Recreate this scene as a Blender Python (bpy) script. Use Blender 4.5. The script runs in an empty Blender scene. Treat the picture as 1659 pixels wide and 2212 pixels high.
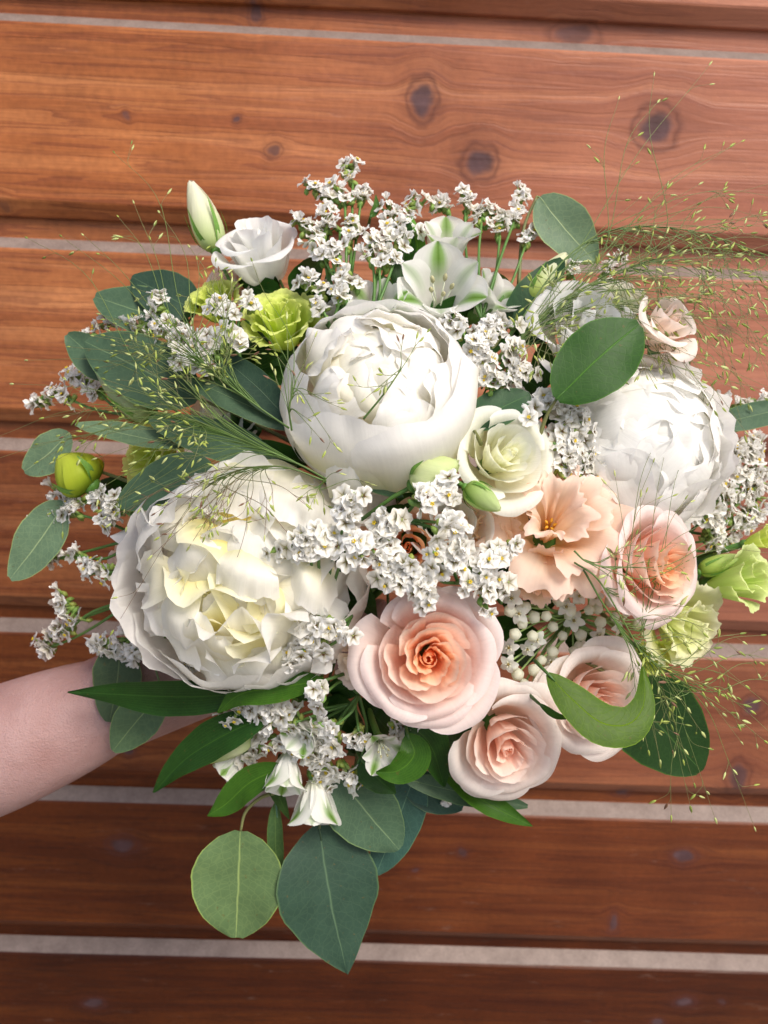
import bpy, math, random
import numpy as np
from mathutils import Matrix, Vector, Quaternion

# ------------------------------------------------------------------ camera, light, exposure
SC = bpy.context.scene
COL = SC.collection
WALL_D = 0.80                                   # camera to wall, metres (level)
CAMZ = 1.45
PITCH, YAW, ROLL = math.radians(12.43), math.radians(1.23), math.radians(2.44)
FX = 1795.0                                     # focal length in units of a 1659 x 2212 picture
F = np.array([math.sin(YAW)*math.cos(PITCH), math.cos(YAW)*math.cos(PITCH), -math.sin(PITCH)])
_r = np.cross(F, [0, 0, 1]); _r /= np.linalg.norm(_r); _u = np.cross(_r, F)
R = math.cos(ROLL)*_r + math.sin(ROLL)*_u
U = -math.sin(ROLL)*_r + math.cos(ROLL)*_u
CAM = np.array([0.0, -WALL_D, CAMZ])
B3 = np.array([R, U, -F])                       # rows: right, up, towards the camera

cd = bpy.data.cameras.new('camera'); cam = bpy.data.objects.new('camera', cd); COL.objects.link(cam)
cd.sensor_fit = 'HORIZONTAL'; cd.sensor_width = 24.0; cd.lens = 24.0*FX/1659.0
cd.clip_start = 0.02; cd.clip_end = 200
cd.dof.use_dof = True; cd.dof.focus_distance = 0.445; cd.dof.aperture_fstop = 9.0
cam.matrix_world = Matrix(((R[0], U[0], -F[0], CAM[0]), (R[1], U[1], -F[1], CAM[1]),
                           (R[2], U[2], -F[2], CAM[2]), (0, 0, 0, 1)))
SC.camera = cam

SUN_EL, SUN_AZ = math.radians(48), math.radians(146)   # azimuth from +Y clockwise: behind the camera, to the right
w = bpy.data.worlds.new('World'); SC.world = w; w.use_nodes = True
nt = w.node_tree; bg = nt.nodes['Background']
sky = nt.nodes.new('ShaderNodeTexSky'); sky.sky_type = 'NISHITA'; sky.sun_disc = False
sky.sun_elevation = SUN_EL; sky.sun_rotation = SUN_AZ; sky.dust_density = 3.0; sky.air_density = 0.8; sky.ozone_density = 0.6
nt.links.new(sky.outputs[0], bg.inputs[0]); bg.inputs[1].default_value = 0.125
sd = bpy.data.lights.new('sun', 'SUN'); sd.energy = 2.2; sd.angle = math.radians(24); sd.color = (1, 0.93, 0.83)
sun = bpy.data.objects.new('sun', sd); COL.objects.link(sun)
sdir = Vector((math.sin(SUN_AZ)*math.cos(SUN_EL), math.cos(SUN_AZ)*math.cos(SUN_EL), math.sin(SUN_EL)))
sun.rotation_euler = sdir.to_track_quat('Z', 'Y').to_euler()
SC.view_settings.view_transform = 'Standard'; SC.view_settings.look = 'None'
SC.view_settings.exposure = 0.64; SC.view_settings.gamma = 1
SC.cycles.max_bounces = 16; SC.cycles.transmission_bounces = 12; SC.cycles.diffuse_bounces = 12

# ------------------------------------------------------------------ helpers
def at(px, py, depth):
    "point seen at px, py of the picture at a depth along the view axis"
    return CAM + depth*(F + (px-829.5)/FX*R - (py-1106.0)/FX*U)
def dep(z): return 0.45 - z*0.45/FX
def P3(x, y, z): return at(x, y, dep(z))
def ZZ(x, y): return 60 - 420*((x-830)**2+(y-1080)**2)/720.0**2      # height of the dome of flowers
def S(x, y, off=0): return P3(x, y, ZZ(x, y)+off)
def cdir(x, y, z):
    v = x*R + y*U - z*F
    return v/np.linalg.norm(v)
def nrm(v): return v/(np.linalg.norm(v)+1e-12)
def wall_hit(px, py, y=0.0):
    d = F + (px-829.5)/FX*R - (py-1106.0)/FX*U
    t = (y-CAM[1])/d[1]
    return CAM + t*d

def tag(o, label=None, cat=None, group=None, kind=None):
    if label: o['label'] = label
    if cat: o['category'] = cat
    if group: o['group'] = group
    if kind: o['kind'] = kind
    return o

def thing(name, loc, label, cat, group=None, frame=None):
    o = bpy.data.objects.new(name, None); COL.objects.link(o); o.empty_display_size = 0.01
    if frame is not None:
        x, y, z = frame
        o.matrix_world = Matrix(((x[0], y[0], z[0], loc[0]), (x[1], y[1], z[1], loc[1]), (x[2], y[2], z[2], loc[2]), (0, 0, 0, 1)))
    else:
        o.location = loc
    o['_o'] = 1; del o['_o']
    return tag(o, label, cat, group)

def mk(name, V, Fc, mat, C=None, UV=None, smooth=True):
    me = bpy.data.meshes.new(name)
    me.from_pydata(np.asarray(V, float).tolist(), [], [list(map(int, f)) for f in Fc])
    if C is not None:
        a = me.color_attributes.new('Col', 'FLOAT_COLOR', 'POINT')
        c = np.ones((len(V), 4), np.float32); c[:, :3] = C
        a.data.foreach_set('color', c.ravel())
    if UV is not None:
        l = me.uv_layers.new(name='UVMap')
        idx = np.empty(len(me.loops), np.int32); me.loops.foreach_get('vertex_index', idx)
        l.data.foreach_set('uv', np.asarray(UV, np.float32)[idx].ravel())
    if smooth: me.polygons.foreach_set('use_smooth', [True]*len(me.polygons))
    for m in (mat if isinstance(mat, (list, tuple)) else [mat]): me.materials.append(m)
    return me
def link(me, name, parent, color=None, world=True):
    o = bpy.data.objects.new(name, me); COL.objects.link(o)
    if parent is not None: o.parent = parent
    if color is not None: o.color = (*color, 1)
    return o
def grid_faces(nu, nv, off=0):
    f = []
    for i in range(nu-1):
        for j in range(nv-1):
            a = off+i*nv+j; f.append((a, a+nv, a+nv+1, a+1))
    return f

class MB:                                        # collects tubes, blobs and sheets into one mesh
    def __init__(s): s.V = []; s.F = []; s.C = []; s.UV = []; s.n = 0
    def add(s, V, Fc, C, UV=None):
        V = np.asarray(V, float).reshape(-1, 3)
        s.V.append(V); s.F += [tuple(i+s.n for i in f) for f in Fc]
        C = np.asarray(C, float)
        s.C.append(np.tile(C, (len(V), 1)) if C.ndim == 1 else C)
        s.UV.append(np.zeros((len(V), 2)) if UV is None else UV); s.n += len(V)
    def tube(s, pts, rad, C, sides=6, cap=True):
        pts = np.asarray(pts, float); n = len(pts)
        rad = np.full(n, rad) if np.isscalar(rad) else np.interp(np.linspace(0, 1, n), np.linspace(0, 1, len(rad)), rad)
        T = np.gradient(pts, axis=0); T /= np.linalg.norm(T, axis=1)[:, None]+1e-12
        a = np.cross(T[0], [0.3, 0.5, 0.81]); a = nrm(a); V = []
        for i in range(n):
            a = nrm(a-T[i]*np.dot(a, T[i])); b = np.cross(T[i], a)
            for k in range(sides):
                th = 2*math.pi*k/sides
                V.append(pts[i]+rad[i]*(math.cos(th)*a+math.sin(th)*b))
        Fc = [(i*sides+k, i*sides+(k+1) % sides, (i+1)*sides+(k+1) % sides, (i+1)*sides+k) for i in range(n-1) for k in range(sides)]
        if cap: Fc += [tuple(range(sides))[::-1], tuple((n-1)*sides+k for k in range(sides))]
        C = np.asarray(C, float)
        if C.ndim == 2:
            t = np.linspace(0, 1, n); cc = np.array([np.interp(t, np.linspace(0, 1, len(C)), C[:, k]) for k in range(3)]).T
            C = np.repeat(cc, sides, axis=0)
        s.add(V, Fc, C)
    def blob(s, c, r, ax, C, n=6, m=5, pw=1.0):
        "drop: length r*ax[.] along ax, pointed by pw"
        L, wd = r; ax = nrm(np.asarray(ax)); a = nrm(np.cross(ax, [0.31, 0.5, 0.8])); b = np.cross(ax, a)
        V = []
        for j in range(m+1):
            t = j/m; rr = wd*math.sin(math.pi*(0.02+0.96*t))**pw
            for k in range(n):
                th = 2*math.pi*k/n
                V.append(c+ax*L*(t-0.5)*2*0.5*2/2*1.0+rr*(math.cos(th)*a+math.sin(th)*b))
        Fc = [(j*n+k, j*n+(k+1) % n, (j+1)*n+(k+1) % n, (j+1)*n+k) for j in range(m) for k in range(n)]
        Fc += [tuple(range(n))[::-1], tuple(m*n+k for k in range(n))]
        s.add(V, Fc, C)
    def build(s, name, mat, parent, loc=None, color=None):
        V = np.concatenate(s.V)
        if loc is not None: V = V-np.asarray(loc)
        return link(mk(name, V, s.F, mat, np.concatenate(s.C), np.concatenate(s.UV)), name, parent, color)

def spline(pts, n):
    "Catmull-Rom through pts"
    p = np.asarray(pts, float)
    if len(p) == 2: return p[0]+(p[1]-p[0])*np.linspace(0, 1, n)[:, None]
    q = np.vstack([2*p[0]-p[1], p, 2*p[-1]-p[-2]]); m = len(p)-1; out = []
    for t in np.linspace(0, m-1e-6, n):
        i = int(t); f = t-i; a, b, c, d = q[i:i+4]
        out.append(0.5*((2*b)+(-a+c)*f+(2*a-5*b+4*c-d)*f*f+(-a+3*b-3*c+d)*f**3))
    return np.array(out)
def bez(P, s):
    P = np.asarray(P, float); s = s[..., None]
    if len(P) == 4: return (1-s)**3*P[0]+3*(1-s)**2*s*P[1]+3*(1-s)*s*s*P[2]+s**3*P[3]
    return (1-s)**4*P[0]+4*(1-s)**3*s*P[1]+6*(1-s)**2*s*s*P[2]+4*(1-s)*s**3*P[3]+s**4*P[4]
def ramp(cols, t):
    c = np.asarray(cols, float); x = np.linspace(0, 1, len(c)) if c.shape[1] == 3 else c[:, 0]
    c = c[:, -3:]
    return np.stack([np.interp(t, x, c[:, k]) for k in range(3)], -1)

# ------------------------------------------------------------------ materials
def newmat(name):
    m = bpy.data.materials.new(name); m.use_nodes = True
    n = m.node_tree.nodes; b = n['Principled BSDF']
    return m, m.node_tree, n, m.node_tree.links, b
def N(nt, typ, **kw):
    nd = nt.nodes.new(typ)
    for k, v in kw.items():
        if k.startswith('i_'): nd.inputs[int(k[2:])].default_value = v
        else: setattr(nd, k, v)
    return nd
def mixrgb(nt, fac, a, b, mode='MIX'):
    m = nt.nodes.new('ShaderNodeMix'); m.data_type = 'RGBA'; m.blend_type = mode; m.clamp_factor = True
    for s, v in ((m.inputs[0], fac), (m.inputs[6], a), (m.inputs[7], b)):
        if isinstance(v, bpy.types.NodeSocket): nt.links.new(v, s)
        elif isinstance(v, (tuple, list)): s.default_value = (*v, 1) if len(v) == 3 else v
        else: s.default_value = v
    return m.outputs[2]
def math_(nt, op, a, b=None, c=None, clamp=False):
    m = nt.nodes.new('ShaderNodeMath'); m.operation = op; m.use_clamp = clamp
    for i, v in enumerate((a, b, c)):
        if v is None: continue
        if isinstance(v, bpy.types.NodeSocket): nt.links.new(v, m.inputs[i])
        else: m.inputs[i].default_value = v
    return m.outputs[0]

def petal_mat(name, trans=0.3, vein=44, bump=0.25, rough=0.45, spec=0.35, sheen=0.15):
    m, t, n, l, b = newmat(name)
    at_ = N(t, 'ShaderNodeAttribute', attribute_name='Col')
    tc = N(t, 'ShaderNodeTexCoord'); mp = N(t, 'ShaderNodeMapping'); mp.inputs['Scale'].default_value = (vein, 2.2, 1)
    l.new(tc.outputs['UV'], mp.inputs[0])
    no = N(t, 'ShaderNodeTexNoise'); no.inputs['Scale'].default_value = 1.0; no.inputs['Detail'].default_value = 4
    l.new(mp.outputs[0], no.inputs[0])
    no2 = N(t, 'ShaderNodeTexNoise'); no2.inputs['Scale'].default_value = 420; no2.inputs['Detail'].default_value = 3
    l.new(tc.outputs['Object'], no2.inputs[0])
    f = math_(t, 'MULTIPLY_ADD', no.outputs[0], 0.14, 0.93)
    f2 = math_(t, 'MULTIPLY_ADD', no2.outputs[0], 0.06, 0.97)
    ff = math_(t, 'MULTIPLY', f, f2)
    mu = N(t, 'ShaderNodeVectorMath', operation='SCALE'); l.new(at_.outputs['Color'], mu.inputs[0]); l.new(ff, mu.inputs['Scale'])
    bp = N(t, 'ShaderNodeBump'); bp.inputs['Strength'].default_value = bump; bp.inputs['Distance'].default_value = 0.0006
    h = math_(t, 'ADD', no.outputs[0], math_(t, 'MULTIPLY', no2.outputs[0], 0.5)); l.new(h, bp.inputs['Height'])
    l.new(mu.outputs[0], b.inputs['Base Color']); l.new(bp.outputs[0], b.inputs['Normal'])
    b.inputs['Roughness'].default_value = rough; b.inputs['Specular IOR Level'].default_value = spec
    b.inputs['Sheen Weight'].default_value = sheen
    tr = N(t, 'ShaderNodeBsdfTranslucent'); l.new(mu.outputs[0], tr.inputs[0]); l.new(bp.outputs[0], tr.inputs[1])
    mx = N(t, 'ShaderNodeMixShader'); mx.inputs[0].default_value = trans
    l.new(b.outputs[0], mx.inputs[1]); l.new(tr.outputs[0], mx.inputs[2])
    l.new(mx.outputs[0], n['Material Output'].inputs[0])
    return m
M_PETAL = petal_mat('petal', 0.5, bump=0.2, sheen=0.0, spec=0.25)
M_PAPER = petal_mat('papery_floret', 0.42, 20, 0.3, 0.6, 0.15)
M_STEM = petal_mat('stem_green', 0.06, 8, 0.3, 0.45, 0.4, 0.0)
M_SEED = petal_mat('seed_husk', 0.2, 8, 0.2, 0.4, 0.4, 0.0)

def leaf_mat(name, veins, gloss, trans, rim, back=None):
    m, t, n, l, b = newmat(name)
    oi = N(t, 'ShaderNodeObjectInfo'); tc = N(t, 'ShaderNodeTexCoord')
    sp = N(t, 'ShaderNodeSeparateXYZ'); l.new(tc.outputs['UV'], sp.inputs[0])
    u = math_(t, 'MULTIPLY_ADD', sp.outputs[0], 2, -1); v = sp.outputs[1]
    nz = N(t, 'ShaderNodeTexNoise'); nz.inputs['Scale'].default_value = 90; nz.inputs['Detail'].default_value = 5; l.new(tc.outputs['Object'], nz.inputs[0])
    nf = N(t, 'ShaderNodeTexNoise'); nf.inputs['Scale'].default_value = 900; nf.inputs['Detail'].default_value = 3; l.new(tc.outputs['Object'], nf.inputs[0])
    base = mixrgb(t, 1.0, oi.outputs['Color'], mixrgb(t, nz.outputs[0], (.70, .74, .74), (1.28, 1.26, 1.24)), 'MULTIPLY')
    base = mixrgb(t, 0.35, base, mixrgb(t, nf.outputs[0], (0.6, 0.6, 0.6), (1.5, 1.5, 1.5)), 'MULTIPLY') if gloss < 0.4 else base
    au = math_(t, 'ABSOLUTE', u)
    wob = math_(t, 'MULTIPLY_ADD', nz.outputs[0], 0.06, -0.03)
    mid = math_(t, 'SUBTRACT', 1.0, math_(t, 'DIVIDE', math_(t, 'ABSOLUTE', math_(t, 'ADD', u, wob)), 0.036), clamp=True)
    if veins == 'pinnate':
        ph = math_(t, 'MULTIPLY', math_(t, 'SUBTRACT', v, math_(t, 'MULTIPLY', au, 0.22)), 11.0)
        ph = math_(t, 'ADD', ph, math_(t, 'MULTIPLY', nz.outputs[0], 0.7))
        fr = math_(t, 'ABSOLUTE', math_(t, 'SUBTRACT', math_(t, 'FRACT', ph), 0.5))
        side = math_(t, 'SUBTRACT', 1.0, math_(t, 'DIVIDE', fr, 0.05), clamp=True)
        side = math_(t, 'MULTIPLY', side, 0.22)
    else:
        fr = math_(t, 'ABSOLUTE', math_(t, 'SUBTRACT', math_(t, 'FRACT', math_(t, 'MULTIPLY', u, 7.0)), 0.5))
        side = math_(t, 'MULTIPLY', math_(t, 'SUBTRACT', 1.0, math_(t, 'DIVIDE', fr, 0.16), clamp=True), 0.3)
    vv = math_(t, 'MAXIMUM', math_(t, 'MULTIPLY', mid, 1.0), side)
    vo = N(t, 'ShaderNodeTexVoronoi', feature='DISTANCE_TO_EDGE'); vo.inputs['Scale'].default_value = 230; l.new(tc.outputs['Object'], vo.inputs[0])
    net_ = math_(t, 'MULTIPLY', math_(t, 'SUBTRACT', 1.0, math_(t, 'DIVIDE', vo.outputs[0], 0.09), clamp=True), 0.13)
    vv = math_(t, 'MAXIMUM', vv, net_)
    spn = N(t, 'ShaderNodeTexNoise'); spn.inputs['Scale'].default_value = 330; spn.inputs['Detail'].default_value = 2; l.new(tc.outputs['Object'], spn.inputs[0])
    spot = math_(t, 'MULTIPLY', math_(t, 'GREATER_THAN', spn.outputs[0], 0.715), 0.5)
    base = mixrgb(t, spot, base, (.10, .07, .02))
    vc = mixrgb(t, 1.0, oi.outputs['Color'], (2.9, 2.35, 2.0), 'MULTIPLY')
    c = mixrgb(t, vv, base, vc)
    rm = math_(t, 'MULTIPLY', math_(t, 'DIVIDE', math_(t, 'SUBTRACT', au, 1-rim), rim), 1.0, clamp=True)
    c = mixrgb(t, rm, c, mixrgb(t, 1.0, oi.outputs['Color'], (2.9, 2.4, 1.5), 'MULTIPLY'))
    bp = N(t, 'ShaderNodeBump'); bp.inputs['Strength'].default_value = 0.4; bp.inputs['Distance'].default_value = 0.0005
    l.new(math_(t, 'ADD', math_(t, 'MULTIPLY', vv, -1.0), math_(t, 'MULTIPLY', nz.outputs[0], 1.5)), bp.inputs['Height'])
    l.new(c, b.inputs['Base Color']); l.new(bp.outputs[0], b.inputs['Normal'])
    b.inputs['Roughness'].default_value = gloss; b.inputs['Specular IOR Level'].default_value = 0.16
    tr = N(t, 'ShaderNodeBsdfTranslucent'); l.new(mixrgb(t, 1.0, c, (1.4, 1.5, 0.6), 'MULTIPLY'), tr.inputs[0])
    mx = N(t, 'ShaderNodeMixShader'); mx.inputs[0].default_value = trans
    l.new(b.outputs[0], mx.inputs[1]); l.new(tr.outputs[0], mx.inputs[2]); l.new(mx.outputs[0], n['Material Output'].inputs[0])
    return m
M_EUC = leaf_mat('eucalyptus_leaf', 'pinnate', 0.45, 0.12, 0.045)
M_LEAF = leaf_mat('glossy_leaf', 'parallel', 0.38, 0.18, 0.02)

# ---- wood
KNOTS = [(912, 215, 26, 36, 1), (1035, 350, 32, 30, 1), (1418, 275, 42, 38, 1), (592, 325, 15, 13, .8), (275, 251, 9, 8, .6), (512, 258, 8, 8, .9),
         (545, 12, 16, 22, .8), (1250, 62, 46, 22, .7), (263, 1826, 34, 24, .9), (202, 2168, 26, 15, .9), (997, 1839, 14, 12, .7),
         (899, 1879, 9, 8, .7), (1477, 1849, 30, 20, 1), (1325, 1994, 15, 26, .9), (1478, 2164, 26, 17, 1), (1420, 2208, 16, 12, 1),
         (1625, 1523, 26, 24, 1), (1594, 1680, 26, 44, .9), (1353, 1727, 24, 16, .9), (275, 1620, 18, 13, 1), (1565, 712, 20, 14, .5), (4, 442, 14, 12, .5), (1560, 2165, 12, 9, .5)]
def wood_mat():
    m, t, n, l, b = newmat('varnished_wood')
    g = N(t, 'ShaderNodeNewGeometry'); pos = g.outputs['Position']; oi = N(t, 'ShaderNodeObjectInfo')
    # each plank cut from another place of the trunk
    rnd = oi.outputs['Random']
    warp = N(t, 'ShaderNodeTexNoise'); warp.inputs['Scale'].default_value = 55; warp.inputs['Detail'].default_value = 2; l.new(pos, warp.inputs[0])
    wv = N(t, 'ShaderNodeVectorMath', operation='MULTIPLY_ADD'); l.new(warp.outputs['Color'], wv.inputs[0]); wv.inputs[1].default_value = (.013, 0, .013); l.new(pos, wv.inputs[2])
    sep = N(t, 'ShaderNodeSeparateXYZ'); l.new(pos, sep.inputs[0])
    dark = None; dz = None; ring = None
    for (kx, ky, rx, ry, st) in KNOTS:
        p = wall_hit(kx, ky); sc = (WALL_D/FX)*1.0*1.08
        ax, az = rx*sc, ry*sc
        q = N(t, 'ShaderNodeVectorMath', operation='MULTIPLY_ADD'); l.new(wv.outputs[0], q.inputs[0])
        q.inputs[1].default_value = (1/ax, 0, 1/az); q.inputs[2].default_value = (-(p[0]+.0065)/ax, 0, -(p[2]+.0065)/az)
        le = N(t, 'ShaderNodeVectorMath', operation='LENGTH'); l.new(q.outputs[0], le.inputs[0])
        d = le.outputs['Value']
        core = N(t, 'ShaderNodeMapRange', interpolation_type='SMOOTHSTEP'); l.new(d, core.inputs[0])
        for i, v in ((1, 0.45), (2, 1.0), (3, st), (4, 0)): core.inputs[i].default_value = v
        far = N(t, 'ShaderNodeMapRange', interpolation_type='SMOOTHSTEP'); l.new(d, far.inputs[0])
        for i, v in ((1, 0.6), (2, 2.9), (3, 1.0), (4, 0)): far.inputs[i].default_value = v
        dzz = math_(t, 'MULTIPLY', math_(t, 'MULTIPLY', math_(t, 'SUBTRACT', sep.outputs[2], float(p[2])), far.outputs[0]), -0.6)
        rg = math_(t, 'MULTIPLY', math_(t, 'SUBTRACT', 1.0, math_(t, 'DIVIDE', math_(t, 'ABSOLUTE', math_(t, 'SUBTRACT', d, 1.08)), 0.32), clamp=True), st)
        rg = math_(t, 'MAXIMUM', rg, math_(t, 'MULTIPLY', far.outputs[0], 0.30*st))
        dark = core.outputs[0] if dark is None else math_(t, 'MAXIMUM', dark, core.outputs[0])
        ring = rg if ring is None else math_(t, 'MAXIMUM', ring, rg)
        dz = dzz if dz is None else math_(t, 'ADD', dz, dzz)
    zz = math_(t, 'ADD', sep.outputs[2], dz)
    cv = N(t, 'ShaderNodeCombineXYZ'); l.new(sep.outputs[0], cv.inputs[0]); l.new(zz, cv.inputs[2]); l.new(math_(t, 'MULTIPLY', rnd, 9.0), cv.inputs[1])
    mp = N(t, 'ShaderNodeMapping'); mp.inputs['Scale'].default_value = (2.2, 1, 62); l.new(cv.outputs[0], mp.inputs[0])
    gr = N(t, 'ShaderNodeTexNoise'); gr.inputs['Scale'].default_value = 1; gr.inputs['Detail'].default_value = 3; gr.inputs['Roughness'].default_value = .5; gr.inputs['Distortion'].default_value = 0.4; l.new(mp.outputs[0], gr.inputs[0])
    mp2 = N(t, 'ShaderNodeMapping'); mp2.inputs['Scale'].default_value = (24, 1, 700); l.new(cv.outputs[0], mp2.inputs[0])
    gf = N(t, 'ShaderNodeTexNoise'); gf.inputs['Scale'].default_value = 1; gf.inputs['Detail'].default_value = 3; l.new(mp2.outputs[0], gf.inputs[0])
    bl = N(t, 'ShaderNodeTexNoise'); bl.inputs['Scale'].default_value = 9; bl.inputs['Detail'].default_value = 4; l.new(pos, bl.inputs[0])
    sp = N(t, 'ShaderNodeTexNoise'); sp.inputs['Scale'].default_value = 160; sp.inputs['Detail'].default_value = 4; l.new(pos, sp.inputs[0])
    # soft annual lines
    fr = math_(t, 'FRACT', math_(t, 'MULTIPLY', gr.outputs[0], 9.0))
    ln = N(t, 'ShaderNodeMapRange', interpolation_type='SMOOTHSTEP'); l.new(fr, ln.inputs[0])
    for i, v in ((1, 0.55), (2, 1.0), (3, 0), (4, 1)): ln.inputs[i].default_value = v
    cr = N(t, 'ShaderNodeValToRGB'); l.new(gr.outputs[0], cr.inputs[0]); e = cr.color_ramp.elements
    e[0].position = .25; e[0].color = (.17, .036, .006, 1); e[1].position = .75; e[1].color = (.42, .135, .024, 1)
    x = e.new(.5); x.color = (.29, .078, .012, 1)
    c = mixrgb(t, math_(t, 'MULTIPLY', ln.outputs[0], .42), cr.outputs[0], (.10, .02, .006))
    c = mixrgb(t, 0.55, c, mixrgb(t, gf.outputs[0], (.45, .45, .45), (1.55, 1.55, 1.55)), 'MULTIPLY')
    c = mixrgb(t, 1.0, c, mixrgb(t, bl.outputs[0], (.42, .36, .42), (1.56, 1.64, 1.58)), 'MULTIPLY')
    c = mixrgb(t, 0.6, c, mixrgb(t, sp.outputs[0], (.5, .5, .55), (1.5, 1.5, 1.45)), 'MULTIPLY')
    c = mixrgb(t, 1.0, c, oi.outputs['Color'], 'MULTIPLY')
    sheen_x = N(t, 'ShaderNodeMapRange'); l.new(math_(t, 'ADD', sep.outputs[0], math_(t, 'MULTIPLY', bl.outputs[0], .35)), sheen_x.inputs[0])
    for i, v in ((1, .0), (2, .55), (3, 0), (4, .72)): sheen_x.inputs[i].default_value = v
    pale = mixrgb(t, 1.0, mixrgb(t, gr.outputs[0], (.26, .085, .055), (.50, .23, .165)), mixrgb(t, gf.outputs[0], (.75, .75, .75), (1.25, 1.25, 1.25)), 'MULTIPLY')  # sky sheen painted into the wood colour, stronger to the right
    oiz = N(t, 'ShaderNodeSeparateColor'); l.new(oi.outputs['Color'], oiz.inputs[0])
    c = mixrgb(t, math_(t, 'MULTIPLY', sheen_x.outputs[0], math_(t, 'MULTIPLY', oiz.outputs[2], .42, clamp=True)), c, pale)
    c = mixrgb(t, math_(t, 'MULTIPLY', ring, .62), c, (.07, .022, .018))
    c = mixrgb(t, math_(t, 'MULTIPLY', dark, .88), c, mixrgb(t, warp.outputs[0], (.006, .003, .004), (.13, .075, .085)))
    sc_ = N(t, 'ShaderNodeMapping'); sc_.inputs['Scale'].default_value = (14, 1, 60); sc_.inputs['Rotation'].default_value = (0, .5, 0); l.new(pos, sc_.inputs[0])
    sn_ = N(t, 'ShaderNodeTexNoise'); sn_.inputs['Scale'].default_value = 1.5; sn_.inputs['Detail'].default_value = 6; sn_.inputs['Roughness'].default_value = .8; l.new(sc_.outputs[0], sn_.inputs[0])
    c = mixrgb(t, math_(t, 'MULTIPLY', math_(t, 'SUBTRACT', sn_.outputs[0], .60), 3.0, clamp=True), c, mixrgb(t, .5, c, (.42, .30, .24)))
    l.new(c, b.inputs['Base Color'])
    ro = math_(t, 'MULTIPLY_ADD', bl.outputs[0], .2, .32); l.new(ro, b.inputs['Roughness'])
    b.inputs['Specular IOR Level'].default_value = .2
    bp = N(t, 'ShaderNodeBump'); bp.inputs['Strength'].default_value = .35; bp.inputs['Distance'].default_value = .0007
    l.new(math_(t, 'ADD', math_(t, 'ADD', gf.outputs[0], sp.outputs[0]), math_(t, 'MULTIPLY', ln.outputs[0], -.8)), bp.inputs['Height']); l.new(bp.outputs[0], b.inputs['Normal'])
    return m
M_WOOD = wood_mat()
def grey_mat():
    m, t, n, l, b = newmat('weathered_edge')
    g = N(t, 'ShaderNodeNewGeometry'); mp = N(t, 'ShaderNodeMapping'); mp.inputs['Scale'].default_value = (1, 1, .5); l.new(g.outputs['Position'], mp.inputs[0])
    a = N(t, 'ShaderNodeTexNoise'); a.inputs['Scale'].default_value = 45; a.inputs['Detail'].default_value = 6; a.inputs['Roughness'].default_value = .7; l.new(mp.outputs[0], a.inputs[0])
    c = N(t, 'ShaderNodeTexNoise'); c.inputs['Scale'].default_value = 420; c.inputs['Detail'].default_value = 3; l.new(g.outputs['Position'], c.inputs[0])
    col = mixrgb(t, a.outputs[0], (.085, .055, .045), (.30, .235, .205))
    col = mixrgb(t, .7, col, mixrgb(t, c.outputs[0], (.6, .58, .56), (1.4, 1.4, 1.4)), 'MULTIPLY')
    l.new(col, b.inputs['Base Color']); b.inputs['Roughness'].default_value = .65
    bp = N(t, 'ShaderNodeBump'); bp.inputs['Strength'].default_value = .5; bp.inputs['Distance'].default_value = .001; l.new(c.outputs[0], bp.inputs['Height']); l.new(bp.outputs[0], b.inputs['Normal'])
    return m
M_GREY = grey_mat()

# ------------------------------------------------------------------ the place: wooden wall, and an added unseen ground sheet
def added_ground():  # unseen ground sheet, added to bounce daylight up under the flowers
    m, t, n, l, b = newmat('paving')
    a = N(t, 'ShaderNodeTexNoise'); a.inputs['Scale'].default_value = 3; a.inputs['Detail'].default_value = 8
    tc = N(t, 'ShaderNodeTexCoord'); l.new(tc.outputs['Object'], a.inputs[0])
    l.new(mixrgb(t, a.outputs[0], (.20, .19, .17), (.30, .28, .25)), b.inputs['Base Color']); b.inputs['Roughness'].default_value = .85
    o = link(mk('ground', [(-40, -60, 0), (40, -60, 0), (40, 12, 0), (-40, 12, 0)], [(0, 1, 2, 3)], m, smooth=False), 'ground', None)
    tag(o, kind='structure')
added_ground()
PITCHW = .23477419*WALL_D; Z0 = CAMZ+.3143557*WALL_D     # centre of the top grey edge
wall = thing('wooden_wall', (0, 0, 0), 'wall of wide reddish brown varnished planks with pale grey bevelled edges', 'wall')
rw = random.Random(4)
TINT = [(1.0, 1.2, 2.4), (1.04, 1.24, 2.6), (1.0, 1.28, 3.0), (.60, .70, 1.6), (.48, .49, .85), (.32, .26, .25), (.19, .14, .10), (.22, .17, .11), (.42, .36, .22), (.4, .35, .3)]  # per plank: sky sheen put into upper colours, shade into the darker lower ones
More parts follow.
